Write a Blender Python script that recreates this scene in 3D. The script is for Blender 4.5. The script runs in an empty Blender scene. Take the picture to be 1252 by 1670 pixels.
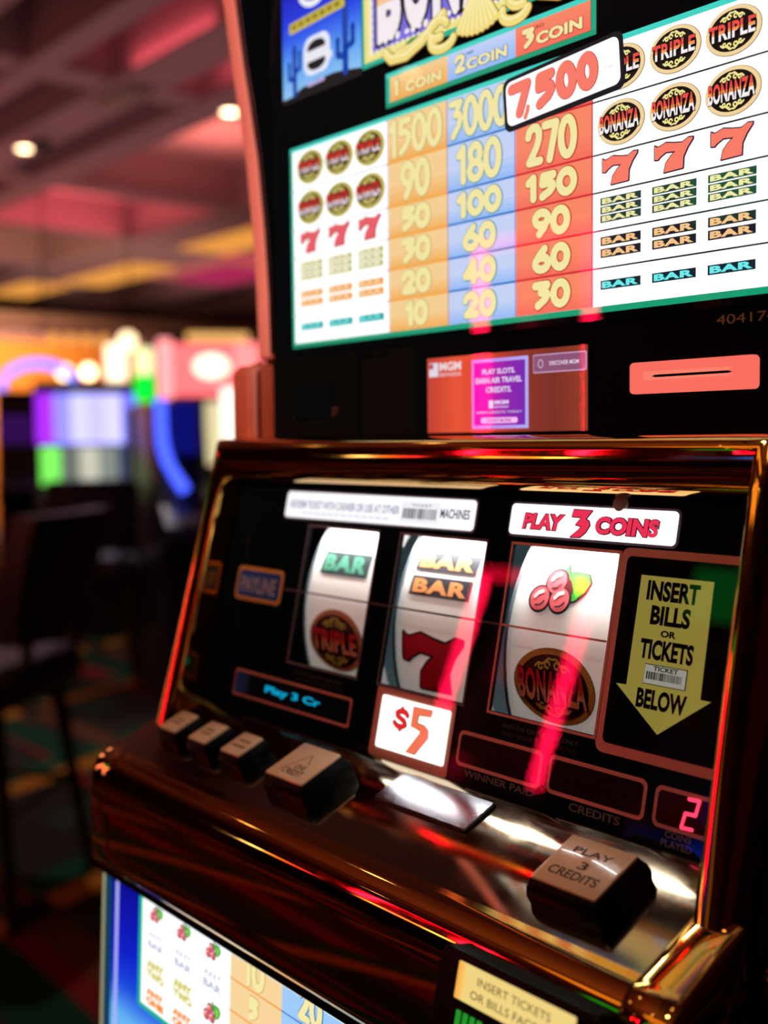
import bpy, bmesh, math, random
from math import sin, cos, pi, radians as rad
from mathutils import Vector, Matrix
from mathutils.geometry import tessellate_polygon

random.seed(7)
SC = bpy.context.scene
COL = SC.collection

# ------------------------------------------------------------------ camera, world, lights, exposure
EYE = 1.2                                   # camera height above the carpet, metres
yaw, pitch, roll = rad(-49.68), rad(-3.78), rad(-0.69)
fwd = Vector((sin(yaw) * cos(pitch), cos(yaw) * cos(pitch), sin(pitch)))
rgt = Vector((cos(yaw), -sin(yaw), 0))
upv = rgt.cross(fwd)
r2 = rgt * cos(roll) + upv * sin(roll)
u2 = r2.cross(fwd)
cam_data = bpy.data.cameras.new('camera')
cam = bpy.data.objects.new('camera', cam_data)
COL.objects.link(cam)
M = Matrix((r2, u2, -fwd)).transposed().to_4x4()
M.translation = Vector((0, 0, EYE))
cam.matrix_world = M
cam_data.sensor_fit = 'HORIZONTAL'
cam_data.sensor_width = 24
cam_data.lens = 35.0
cam_data.clip_start = 0.01
cam_data.dof.use_dof = True
cam_data.dof.focus_distance = 0.485
cam_data.dof.aperture_fstop = 4.6
SC.camera = cam

SC.view_settings.view_transform = 'Standard'
SC.view_settings.look = 'None'
SC.view_settings.gamma = 1
SC.view_settings.exposure = 0.0
SC.view_settings.use_curve_mapping = False

world = bpy.data.worlds.new('casino_air')
SC.world = world
world.use_nodes = True
world.node_tree.nodes['Background'].inputs[0].default_value = (0.55, 0.32, 0.30, 1)
world.node_tree.nodes['Background'].inputs[1].default_value = 0.02

def lamp(name, kind, loc, power, color, size=0.1, target=None, size_y=None, spot=None):
    d = bpy.data.lights.new(name, kind)
    d.energy = power
    d.color = color
    if kind == 'AREA':
        d.size = size
        if size_y:
            d.shape = 'RECTANGLE'
            d.size_y = size_y
    else:
        d.shadow_soft_size = size
    if spot:
        d.spot_size = rad(spot)
        d.spot_blend = 0.6
    o = bpy.data.objects.new(name, d)
    COL.objects.link(o)
    o.location = loc
    if target is not None:
        o.rotation_euler = (Vector(target) - Vector(loc)).to_track_quat('-Z', 'Y').to_euler()
    return o

PINK = (1.0, 0.16, 0.20)
AMBER = (1.0, 0.50, 0.16)
# ceiling coves: uplights hidden behind the beams, the aisle downlight, and added unseen fills
lamp('cove_glow_a', 'AREA', (-11.2, 5.5, 3.62), 26, PINK, 2.0, (-11.2, 5.5, 9), 1.6)
lamp('cove_glow_b', 'AREA', (-6.2, 3.85, 3.62), 15, PINK, 1.0, (-6.2, 3.85, 9), 0.7)
lamp('cove_glow_c', 'AREA', (-8.6, 5.4, 3.62), 22, (1.0, 0.30, 0.24), 1.5, (-8.6, 5.4, 9), 1.4)
lamp('cove_glow_d', 'AREA', (-13.6, 8.7, 3.62), 60, (1.0, 0.05, 0.2), 2.4, (-13.6, 8.7, 9), 1.6)
lamp('room_fill_warm', 'POINT', (-8.5, 1.0, 2.3), 22, (1.0, 0.36, 0.22), 0.4)  # bare fill added for general room light, no fixture
lamp('cheek_fill_spot', 'SPOT', (0.9, -2.4, 3.3), 560, (1.0, 0.74, 0.70), 0.08, (-0.64, 0.42, 1.66), None, 17)  # added out of view to brighten the salmon cheek
lamp('hall_fill', 'AREA', (-9.0, 4.0, 2.3), 44, (1.0, 0.55, 0.56), 9.0, (-9.0, 4.0, 9), 4.0)  # added fill lifting the mauve of the ceiling, no fixture
lamp('far_fill', 'AREA', (-14.0, 7.5, 2.9), 40, (1.0, 0.60, 0.52), 6.0, (-14.0, 7.5, 9), 4.0)  # added fill carrying the same lift to the far ceiling
lamp('carpet_fill_a', 'SPOT', (-3.3, 1.5, 3.5), 110, (1.0, 0.85, 0.72), 0.06, (-3.2, 1.4, 0), None, 70)  # unseen spot added to light the background carpet
lamp('carpet_fill_b', 'SPOT', (-5.6, 2.4, 3.5), 130, (1.0, 0.85, 0.74), 0.06, (-5.6, 2.6, 0), None, 75)  # second added spot, for the carpet farther back
lamp('aisle_fill', 'AREA', (-1.5, -2.0, 2.6), 14, (1.0, 0.62, 0.30), 4.0, (-1.5, -2.0, 9), 2.0)  # added fill so the gold has an amber ceiling to reflect
lamp('wall_wash_warm', 'AREA', (-12.2, 4.6, 2.55), 120, (1.0, 0.60, 0.30), 2.5, (-13.6, 5.2, 1.6), 0.6)
lamp('aisle_downlight', 'SPOT', (-0.55, -0.95, 3.5), 40, (1.0, 0.78, 0.58), 0.06, (-0.5, 0.3, 0.9), None, 50)

# ------------------------------------------------------------------ materials
_mats = {}
def lin(c):
    return tuple((v / 255 / 12.92) if v / 255 <= 0.04045 else ((v / 255 + 0.055) / 1.055) ** 2.4 for v in c)

def pbr(name, rgb, rough=0.5, metal=0.0, coat=0.0, spec=0.5):
    if name in _mats:
        return _mats[name]
    m = bpy.data.materials.new(name)
    m.use_nodes = True
    b = m.node_tree.nodes['Principled BSDF']
    b.inputs['Base Color'].default_value = (*lin(rgb), 1)
    b.inputs['Roughness'].default_value = rough
    b.inputs['Metallic'].default_value = metal
    b.inputs['Coat Weight'].default_value = coat
    b.inputs['Specular IOR Level'].default_value = spec
    _mats[name] = m
    return m

def glow(rgb, strength=1.0):
    if strength == 1.0 and min(rgb) >= 252:
        strength = 1.3                      # unprinted white lets the whole backlight through
    key = 'glow_%d_%d_%d_%g' % (*rgb, strength)
    if key in _mats:
        return _mats[key]
    m = bpy.data.materials.new(key)
    m.use_nodes = True
    b = m.node_tree.nodes['Principled BSDF']
    b.inputs['Base Color'].default_value = (0.02, 0.02, 0.02, 1)
    b.inputs['Specular IOR Level'].default_value = 0.0
    b.inputs['Roughness'].default_value = 0.7
    b.inputs['Emission Color'].default_value = (*lin(rgb), 1)
    b.inputs['Emission Strength'].default_value = strength
    _mats[key] = m
    return m

def noisy(mat, scale, lo, hi, target='Roughness', stretch=(1, 1, 1), bump=0.0):
    nt = mat.node_tree
    b = nt.nodes['Principled BSDF']
    tc = nt.nodes.new('ShaderNodeTexCoord')
    mp = nt.nodes.new('ShaderNodeMapping')
    mp.inputs['Scale'].default_value = stretch
    n = nt.nodes.new('ShaderNodeTexNoise')
    n.inputs['Scale'].default_value = scale
    n.inputs['Detail'].default_value = 6
    mr = nt.nodes.new('ShaderNodeMapRange')
    mr.inputs[1].default_value = 0.35
    mr.inputs[2].default_value = 0.7
    mr.inputs[3].default_value = lo
    mr.inputs[4].default_value = hi
    nt.links.new(tc.outputs['Object'], mp.inputs[0])
    nt.links.new(mp.outputs[0], n.inputs['Vector'])
    nt.links.new(n.outputs[0], mr.inputs[0])
    nt.links.new(mr.outputs[0], b.inputs[target])
    if bump:
        bp = nt.nodes.new('ShaderNodeBump')
        bp.inputs['Strength'].default_value = bump
        bp.inputs['Distance'].default_value = 0.002
        nt.links.new(n.outputs[0], bp.inputs['Height'])
        nt.links.new(bp.outputs[0], b.inputs['Normal'])
    return mat

BLACK = pbr('black_plastic', (5, 5, 5), 0.4, spec=0.08)
SATIN = pbr('black_satin', (12, 11, 11), 0.5, spec=0.2)
INK = pbr('black_print', (9, 15, 17), 0.8, spec=0.0)
GOLD = noisy(pbr('gold_plate', (222, 170, 84), 0.06, 1.0), 90, 0.03, 0.07)
DECK = noisy(pbr('smudged_deck_metal', (188, 172, 146), 0.08, 1.0), 26, 0.03, 0.12)
BRONZE = pbr('bronze_trim', (180, 132, 112), 0.38, 0.2)
SALMON = pbr('salmon_trim', (234, 134, 116), 0.42)
COPPER = pbr('copper_paint', (176, 78, 50), 0.45)
CAP = pbr('button_cap', (226, 186, 150), 0.2, coat=0.5)
CHROME = pbr('bright_steel', (190, 196, 205), 0.12, 1.0)
REELW = pbr('reel_strip', (236, 234, 230), 0.45)
REELW.node_tree.nodes['Principled BSDF'].inputs['Emission Color'].default_value = (1.0, 0.95, 0.9, 1)     # strips are lit from behind
REELW.node_tree.nodes['Principled BSDF'].inputs['Emission Strength'].default_value = 0.18

def glass_mat():
    m = bpy.data.materials.new('clear_pane')
    m.use_nodes = True
    nt = m.node_tree
    nt.nodes.clear()
    out = nt.nodes.new('ShaderNodeOutputMaterial')
    mix = nt.nodes.new('ShaderNodeMixShader')
    fr = nt.nodes.new('ShaderNodeFresnel')
    fr.inputs[0].default_value = 1.5
    tr = nt.nodes.new('ShaderNodeBsdfTransparent')
    gl = nt.nodes.new('ShaderNodeBsdfGlossy')
    gl.inputs['Roughness'].default_value = 0.0
    geo = nt.nodes.new('ShaderNodeNewGeometry')
    front = nt.nodes.new('ShaderNodeMath')
    front.operation = 'SUBTRACT'
    front.inputs[0].default_value = 1.0
    both = nt.nodes.new('ShaderNodeMath')
    both.operation = 'MULTIPLY'
    nt.links.new(geo.outputs['Backfacing'], front.inputs[1])
    nt.links.new(fr.outputs[0], both.inputs[0])
    nt.links.new(front.outputs[0], both.inputs[1])
    nt.links.new(both.outputs[0], mix.inputs[0])
    nt.links.new(tr.outputs[0], mix.inputs[1])
    nt.links.new(gl.outputs[0], mix.inputs[2])
    nt.links.new(mix.outputs[0], out.inputs[0])
    return m
GLASS = glass_mat()

# ------------------------------------------------------------------ mesh helpers
class MB:
    """collects shapes and links them as ONE mesh object"""
    def __init__(self, xf=None):
        self.v, self.f, self.m, self.mats = [], [], [], []
        self.xf = xf or (lambda a, b, c: Vector((a, b, c)))
    def mi(self, mat):
        if mat not in self.mats:
            self.mats.append(mat)
        return self.mats.index(mat)
    def add(self, verts, faces, mat):
        o = len(self.v)
        self.v += [tuple(self.xf(*p)) for p in verts]
        k = self.mi(mat)
        for f in faces:
            self.f.append([o + i for i in f])
            self.m.append(k)
    def box(self, a0, a1, b0, b1, c0, c1, mat):
        vs = [(a, b, c) for c in (c0, c1) for b in (b0, b1) for a in (a0, a1)]
        self.add(vs, [(0, 2, 3, 1), (4, 5, 7, 6), (0, 1, 5, 4), (2, 6, 7, 3), (0, 4, 6, 2), (1, 3, 7, 5)], mat)
    def prism(self, pts, c0, c1, mat, axis='c'):
        n = len(pts)
        put = {'c': lambda p, c: (p[0], p[1], c), 'a': lambda p, c: (c, p[0], p[1]), 'b': lambda p, c: (p[0], c, p[1])}[axis]
        vs = [put(p, c0) for p in pts] + [put(p, c1) for p in pts]
        self.add(vs, [tuple(range(n))[::-1], tuple(range(n, 2 * n))] + [(i, (i + 1) % n, n + (i + 1) % n, n + i) for i in range(n)], mat)
    def loft(self, rings, mat, closed=True, caps=True):
        n = len(rings[0])
        vs = [p for r in rings for p in r]
        fs = []
        for k in range(len(rings) - 1):
            for i in range(n if closed else n - 1):
                j = (i + 1) % n
                fs.append((k * n + i, k * n + j, (k + 1) * n + j, (k + 1) * n + i))
        if caps and closed:
            fs.append(tuple(range(n))[::-1])
            fs.append(tuple(range((len(rings) - 1) * n, len(rings) * n)))
        self.add(vs, fs, mat)
    def tube(self, path, r, mat, n=10, flat=1.0):
        rings = []
        P = [Vector(p) for p in path]
        for i, p in enumerate(P):
            t = (P[min(i + 1, len(P) - 1)] - P[max(i - 1, 0)]).normalized()
            ref = Vector((0, 0, 1)) if abs(t.z) < 0.9 else Vector((1, 0, 0))
            u = t.cross(ref).normalized()
            w = t.cross(u)
            rr = r[i] if isinstance(r, (list, tuple)) else r
            rings.append([tuple(p + u * cos(2 * pi * k / n) * rr + w * sin(2 * pi * k / n) * rr * flat) for k in range(n)])
        self.loft(rings, mat)
    def lathe(self, prof, cx, cy, mat, n=20):
        self.loft([[(cx + r * cos(2 * pi * k / n), cy + r * sin(2 * pi * k / n), z) for k in range(n)] for r, z in prof], mat)
    def ball(self, x, y, z, r, mat, n=14):
        self.lathe([(max(1e-4, r * sin(pi * i / 8)), z - r * cos(pi * i / 8)) for i in range(9)], x, y, mat, n)
    def build(self, name, parent=None, bevel=0.0, smooth=None, seg=2, origin=None, weld=False):
        me = bpy.data.meshes.new(name)
        me.from_pydata(self.v, [], self.f)
        for m in self.mats:
            me.materials.append(m)
        me.polygons.foreach_set('material_index', self.m)
        bm = bmesh.new()
        bm.from_mesh(me)
        if weld:
            bmesh.ops.remove_doubles(bm, verts=bm.verts, dist=1e-5)
        bmesh.ops.recalc_face_normals(bm, faces=bm.faces)
        if bevel:
            es = [e for e in bm.edges if len(e.link_faces) == 2 and e.calc_face_angle(0) > 0.5]
            bmesh.ops.bevel(bm, geom=es, offset=bevel, segments=seg, affect='EDGES', profile=0.5)
        bm.to_mesh(me)
        bm.free()
        if smooth:
            me.polygons.foreach_set('use_smooth', [True] * len(me.polygons))
            me.set_sharp_from_angle(angle=rad(smooth))
        o = bpy.data.objects.new(name, me)
        COL.objects.link(o)
        if origin is not None:
            me.transform(Matrix.Translation(-Vector(origin)))
            o.location = origin
        if parent:
            o.parent = parent
            bpy.context.view_layer.update()
            o.matrix_parent_inverse = parent.matrix_world.inverted()
        return o

def tag(o, label, cat, group=None, kind=None):
    if label: o['label'] = label
    if cat: o['category'] = cat
    if group: o['group'] = group
    if kind: o['kind'] = kind
    return o

def thing(name, label, cat, loc, rz=0, group=None):
    o = bpy.data.objects.new(name, None)
    COL.objects.link(o)
    o.location = loc
    o.rotation_euler = (0, 0, rz)
    o.empty_display_size = 0.05
    bpy.context.view_layer.update()
    return tag(o, label, cat, group)

def structure(o):
    o['kind'] = 'structure'
    return o

# ------------------------------------------------------------------ flat printed art
_txt = {}
def text_tris(s, bold=0.0, shear=0.0, spacing=1.0):
    key = (s, bold, shear, spacing)
    if key in _txt:
        return _txt[key]
    cu = bpy.data.curves.new('lettering', 'FONT')
    cu.body = s
    cu.offset = bold
    cu.shear = shear
    cu.space_character = spacing
    cu.fill_mode = 'FRONT'
    cu.resolution_u = 4
    ob = bpy.data.objects.new('lettering', cu)
    COL.objects.link(ob)
    dg = bpy.context.evaluated_depsgraph_get()
    me = ob.evaluated_get(dg).to_mesh()
    me.calc_loop_triangles()
    vs = [(v.co.x, v.co.y) for v in me.vertices]
    tris = [tuple(vs[i] for i in t.vertices) for t in me.loop_triangles]
    ob.evaluated_get(dg).to_mesh_clear()
    bpy.data.objects.remove(ob)
    bpy.data.curves.remove(cu)
    xs = [p[0] for t in tris for p in t]
    ys = [p[1] for t in tris for p in t]
    x0, x1, y0, y1 = min(xs), max(xs), min(ys), max(ys)
    tris = [tuple(((p[0] - x0) / (x1 - x0), (p[1] - y0) / (y1 - y0)) for p in t) for t in tris]
    _txt[key] = tris
    return tris

def clip(poly, ax, val, keep_less):
    out = []
    n = len(poly)
    for i in range(n):
        p, q = poly[i], poly[(i + 1) % n]
        inp = (p[ax] <= val) if keep_less else (p[ax] >= val)
        inq = (q[ax] <= val) if keep_less else (q[ax] >= val)
        if inp:
            out.append(p)
        if inp != inq:
            t = (val - p[ax]) / (q[ax] - p[ax])
            out.append((p[0] + (q[0] - p[0]) * t, p[1] + (q[1] - p[1]) * t))
    return out if len(out) > 2 else None

def ellipse(cx, cy, rx, ry, n=40, a0=0, a1=2 * pi):
    full = abs(a1 - a0 - 2 * pi) < 1e-6
    k = n if full else n + 1
    return [(cx + rx * cos(a0 + (a1 - a0) * i / n), cy + ry * sin(a0 + (a1 - a0) * i / n)) for i in range(k)]

def rrect(x0, x1, y0, y1, r, n=5):
    pts = []
    for cx, cy, a in ((x1 - r, y0 + r, -pi / 2), (x1 - r, y1 - r, 0), (x0 + r, y1 - r, pi / 2), (x0 + r, y0 + r, pi)):
        pts += [(cx + r * cos(a + pi / 2 * i / n), cy + r * sin(a + pi / 2 * i / n)) for i in range(n + 1)]
    return pts

def ring(cx, cy, rx, ry, n=18, a0=0, a1=2 * pi):
    return [(cx + rx * cos(a0 + (a1 - a0) * i / n), cy + ry * sin(a0 + (a1 - a0) * i / n)) for i in range(n + 1)]

STROKES = {
    '0': (0.62, [ring(.31, .5, .31, .5)]),
    '1': (0.30, [[(0, .80), (.22, 1), (.22, 0)]]),
    '2': (0.60, [[(0, .76), (.06, .92), (.22, 1), (.42, .98), (.55, .84), (.54, .64), (.4, .4), (.04, .02), (.6, .02)]]),
    '3': (0.60, [[(0, .98), (.56, .98), (.26, .64), (.5, .62), (.56, .5), (.46, .3), (.12, .01)]]),
    '4': (0.64, [[(.46, 0), (.46, 1), (0, .28), (.64, .28)]]),
    '5': (0.58, [[(.56, .98), (.12, .98), (.08, .62), (.34, .64), (.52, .54), (.54, .40), (.42, .22), (.08, .01)]]),
    '6': (0.60, [[(.44, 1), (.22, .74), (.06, .46)], ring(.3, .3, .3, .3)]),
    '7': (0.56, [[(0, .98), (.56, .98), (.24, 0)]]),
    '8': (0.58, [ring(.29, .74, .24, .26), ring(.29, .25, .29, .25)]),
    '9': (0.60, [ring(.3, .7, .3, .3), [(.56, .6), (.42, .28), (.2, 0)]]),
    'S': (0.56, [[(.54, .80), (.44, .96), (.22, .98), (.06, .84), (.1, .64), (.44, .4), (.5, .2), (.36, .04), (.14, .03), (0, .2)], [(.28, 1.12), (.28, .96)], [(.28, .04), (.28, -.12)]]),
}
SEVEN = [(0, .97), (.07, .90), (.14, .92), (.3, 1.0), (.5, .93), (.72, .88), (.88, 1), (1, .98), (.99, .92), (.86, .68), (.76, .4), (.745, .02), (.25, 0), (.30, .3), (.42, .5), (.55, .64), (.3, .68), (.14, .55), (.09, .48), (0, .5)]

class Art:
    """coloured flat shapes stacked in thin layers on one surface, built as one mesh"""
    STEP = 0.0007
    def __init__(self, xf, base=0.0, mat=None, strip=None, mirror=None):
        self.xf, self.base, self.mat, self.strip = xf, base, mat or (lambda c: glow(c, 1.0)), strip
        self.items = []
        self.turn = None
    def put(self, layer, color, polys):
        if self.turn:
            ox, oy, a = self.turn
            polys = [[(ox + (x - ox) * cos(a) - (y - oy) * sin(a), oy + (x - ox) * sin(a) + (y - oy) * cos(a)) for x, y in p] for p in polys]
        self.items += [(layer, color, p) for p in polys]
    def poly(self, layer, color, pts):
        tri = tessellate_polygon([[Vector((p[0], p[1], 0)) for p in pts]])
        self.put(layer, color, [[pts[i] for i in t] for t in tri])
    def rect(self, layer, color, x0, x1, y0, y1):
        self.put(layer, color, [[(x0, y0), (x1, y0), (x1, y1), (x0, y1)]])
    def rr(self, layer, color, x0, x1, y0, y1, r):
        self.put(layer, color, [rrect(x0, x1, y0, y1, r)])
    def frame(self, layer, color, x0, x1, y0, y1, w):
        self.rect(layer, color, x0, x1, y0, y0 + w)
        self.rect(layer, color, x0, x1, y1 - w, y1)
        self.rect(layer, color, x0, x0 + w, y0 + w, y1 - w)
        self.rect(layer, color, x1 - w, x1, y0 + w, y1 - w)
    def oval(self, layer, color, cx, cy, rx, ry, n=36):
        self.put(layer, color, [ellipse(cx, cy, rx, ry, n)])
    def bands(self, layer, colors, x0, x1, y0, y1, n, axis=1):
        for i in range(n):
            t = (i + .5) / n * (len(colors) - 1)
            k = min(int(t), len(colors) - 2)
            c = tuple(round(a + (b - a) * (t - k)) for a, b in zip(colors[k], colors[k + 1]))
            if axis == 1:
                self.rect(layer, c, x0, x1, y0 + (y1 - y0) * i / n, y0 + (y1 - y0) * (i + 1) / n)
            else:
                self.rect(layer, c, x0 + (x1 - x0) * i / n, x0 + (x1 - x0) * (i + 1) / n, y0, y1)
    def text(self, layer, color, s, x0, x1, y0, y1, bold=0.0, shear=0.0, outline=None, ow=0.03, spacing=1.0, split=None):
        w, h = x1 - x0, y1 - y0
        if outline:
            e = ow * h
            self.put(layer - 1, outline, [[(x0 - e + p[0] * (w + 2 * e), y0 - e + p[1] * (h + 2 * e)) for p in t] for t in text_tris(s, bold + ow, shear, spacing)])
        tris = [[(x0 + p[0] * w, y0 + p[1] * h) for p in t] for t in text_tris(s, bold, shear, spacing)]
        if split:
            cuts = [(y0 + h * f, c) for f, c in split]      # bottom to top
            lo = y0 - 1
            for yv, c in cuts:
                got = []
                for t in tris:
                    q = clip(t, 1, yv, True)
                    q = clip(q, 1, lo, False) if q else None
                    if q:
                        got.append(q)
                self.put(layer, c, got)
                lo = yv
        else:
            self.put(layer, color, tris)
    def stroke(self, layer, color, pts, th):
        ps = []
        for p, q in zip(pts, pts[1:]):
            dx, dy = q[0] - p[0], q[1] - p[1]
            L = math.hypot(dx, dy) or 1
            nx, ny = -dy / L * th / 2, dx / L * th / 2
            ps.append([(p[0] + nx, p[1] + ny), (p[0] - nx, p[1] - ny), (q[0] - nx, q[1] - ny), (q[0] + nx, q[1] + ny)])
        for p in pts:
            ps.append(ellipse(p[0], p[1], th / 2, th / 2, 12))
        self.put(layer, color, ps)
    def num(self, layer, color, s, x0, x1, y0, y1, th, outline=None, ow=0.0016, gap=0.0):
        ws = [STROKES[c][0] for c in s]
        gapu = 0.26 + gap
        tot = sum(ws) + gapu * (len(s) - 1)
        x0 += th / 2; x1 -= th / 2; y0 += th / 2; y1 -= th / 2
        sx, sy = (x1 - x0) / tot, y1 - y0
        x = x0
        for c, w in zip(s, ws):
            for st in STROKES[c][1]:
                pts = [(x + p[0] * sx, y0 + p[1] * sy) for p in st]
                if outline:
                    self.stroke(layer - 1, outline, pts, th + 2 * ow)
                self.stroke(layer, color, pts, th)
            x += (w + gapu) * sx
    def seven(self, layer, color, outline, x0, x1, y0, y1, o=0.0016):
        w, h = x1 - x0, y1 - y0
        pts = [(x0 + p[0] * w, y0 + p[1] * h) for p in SEVEN]
        self.stroke(layer - 1, outline, pts + [pts[0]], 2 * o)
        sh = [(p[0] + o, p[1] - o * .6) for p in pts]
        self.poly(layer - 1, outline, sh)
        self.poly(layer, color, pts)
    def scroll(self, layer, color, cx, cy, w, h, flip=1, th=0.0016):
        for s in (-1, 1):
            self.stroke(layer, color, [(cx + s * w * t, cy + flip * h * (0.9 - 1.1 * t * t + 0.25 * sin(t * 9))) for t in (0.05, .2, .35, .5, .65, .8, 1)], th)
            self.stroke(layer, color, ring(cx + s * w * .28, cy + flip * h * .25, h * .42, h * .42, 10, 0, 5), th)
            self.stroke(layer, color, ring(cx + s * w * .68, cy - flip * h * .05, h * .34, h * .34, 10, 1, 6), th)
    def medal(self, layer, word, cx, cy, rx, ry, tone=((250, 240, 240), (250, 120, 60), (236, 60, 60)), tan=(244, 214, 160), dark=(14, 8, 6), gold=(246, 228, 140), th=0.0017):
        self.oval(layer, (150, 110, 60), cx, cy, rx + .0006, ry + .0006)
        self.oval(layer + 1, tan, cx, cy, rx, ry)
        self.oval(layer + 2, dark, cx, cy, rx * .86, ry * .85)
        self.scroll(layer + 3, gold, cx, cy + ry * .52, rx * .42, ry * .2, 1, th)
        self.scroll(layer + 3, gold, cx, cy - ry * .54, rx * .42, ry * .2, -1, th)
        hh = ry * (.34 if word == 'TRIPLE' else .42)
        self.text(layer + 5, None, word, cx - rx * .84, cx + rx * .84, cy - hh, cy + hh, bold=0.035, outline=dark, ow=0.03, spacing=1.08,
                  split=[(.42, tone[0]), (.6, tone[1]), (1.01, tone[2])])
    def bar(self, layer, box, letters, x0, x1, y0, y1):
        self.rect(layer, box, x0, x1, y0, y1)
        w, h = x1 - x0, y1 - y0
        self.text(layer + 1, letters, 'BAR', x0 + w * .05, x1 - w * .05, y0 + h * .14, y1 - h * .14, bold=0.05, spacing=1.12)
    def barcode(self, layer, color, x0, x1, y0, y1, n=17):
        rnd = random.Random(5)
        x = x0
        while x < x1:
            w = (x1 - x0) / n * rnd.choice((.35, .5, .9))
            self.rect(layer, color, x, min(x + w, x1), y0, y1)
            x += w + (x1 - x0) / n * rnd.choice((.3, .5))
    def cherries(self, layer, cx, cy, s, pale=False):
        red, lt, dk, gr, yl = ((232, 104, 112), (250, 205, 205), (60, 40, 48), (60, 190, 70), (130, 215, 50))
        leaf = [(.0, .55), (.08, .85), (.22, .62), (.5, .66), (.9, .62), (1.05, .4), (.95, .1), (.7, -.12), (.5, -.2), (.42, .1), (.25, .35)]
        big = [(cx + (p[0] * .98 - .02) * s + .0, cy + p[1] * s) for p in leaf]
        self.stroke(layer, dk, big + [big[0]], .1 * s)
        self.poly(layer + 1, gr, big)
        self.poly(layer + 2, yl, [(cx + p[0] * s, cy + p[1] * s) for p in ((.5, .58), (.82, .54), (.94, .34), (.86, .1), (.66, -.06), (.52, .2))])
        self.stroke(layer + 2, dk, [(cx + p[0] * s, cy + p[1] * s) for p in ((.0, .42), (.32, .36), (.46, .1), (.42, -.2))], .11 * s)
        for bx, by in ((-.1, .32), (-.55, -.2), (.16, -.18)):
            x, y = cx + bx * s, cy + by * s
            self.oval(layer + 3, dk, x, y, .40 * s, .40 * s, 28)
            self.oval(layer + 4, red, x, y, .33 * s, .33 * s, 28)
            self.stroke(layer + 5, lt, [(x - .16 * s, y + .04 * s), (x - .06 * s, y + .16 * s), (x + .08 * s, y + .2 * s)], .12 * s)
            self.stroke(layer + 5, dk, [(x - .08 * s, y - .2 * s), (x + .08 * s, y - .18 * s), (x + .2 * s, y - .06 * s)], .05 * s)
    def build(self, name, parent):
        mb = MB()
        buckets = {}
        for layer, color, p in self.items:
            polys = [p]
            if self.strip:
                polys = []
                lo = min(q[1] for q in p)
                hi = max(q[1] for q in p)
                k = math.floor(lo / self.strip)
                while k * self.strip < hi:
                    q = clip(p, 1, (k + 1) * self.strip, True)
                    q = clip(q, 1, k * self.strip, False) if q else None
                    if q:
                        polys.append(q)
                    k += 1
            for q in polys:
                m = self.mat(color)
                c = self.base + layer * self.STEP
                mb.add([tuple(self.xf(x, y, c)) for x, y in q], [tuple(range(len(q)))], m)
        # flat layers: keep every face turned to its own front
        me = bpy.data.meshes.new(name)
        me.from_pydata(mb.v, [], mb.f)
        for m in mb.mats:
            me.materials.append(m)
        me.polygons.foreach_set('material_index', mb.m)
        o = bpy.data.objects.new(name, me)
        COL.objects.link(o)
        if parent:
            o.parent = parent
            bpy.context.view_layer.update()
            o.matrix_parent_inverse = parent.matrix_world.inverted()
        return o

# ------------------------------------------------------------------ the slot machine's own frames
U = 0.42                                    # one drawing unit in metres
XC = -0.985                                 # machine centre line, units from the camera
TILT, SLOPE, BTILT, ATILT = rad(12.77), rad(21.84), rad(3.0), rad(14.0)
def W3(x, y, z):
    return Vector((x * U, y * U, EYE + z * U))
def plane_frame(y0, z0, tilt):
    ey = Vector((0, sin(tilt), cos(tilt)))
    ez = Vector((0, -cos(tilt), sin(tilt)))
    def f(a, b, c):
        p = Vector((XC + a, y0, z0)) + ey * b + ez * c
        return W3(*p)
    return f
TOP = plane_frame(1.0, 0, 0)                                   # a = x, b = height, c = towards the player
REEL = plane_frame(0.957, 0, TILT)
GB = (0.957 - 0.401 * sin(TILT), -0.401 * cos(TILT))           # where glass and deck meet
DECKF = plane_frame(GB[0], GB[1], pi / 2 - SLOPE)              # b = away from the player, c = up from the deck
BELLY = plane_frame(0.725, -0.635, BTILT)
def MACH(a, y, z):
    return W3(XC + a, y, z)

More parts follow.
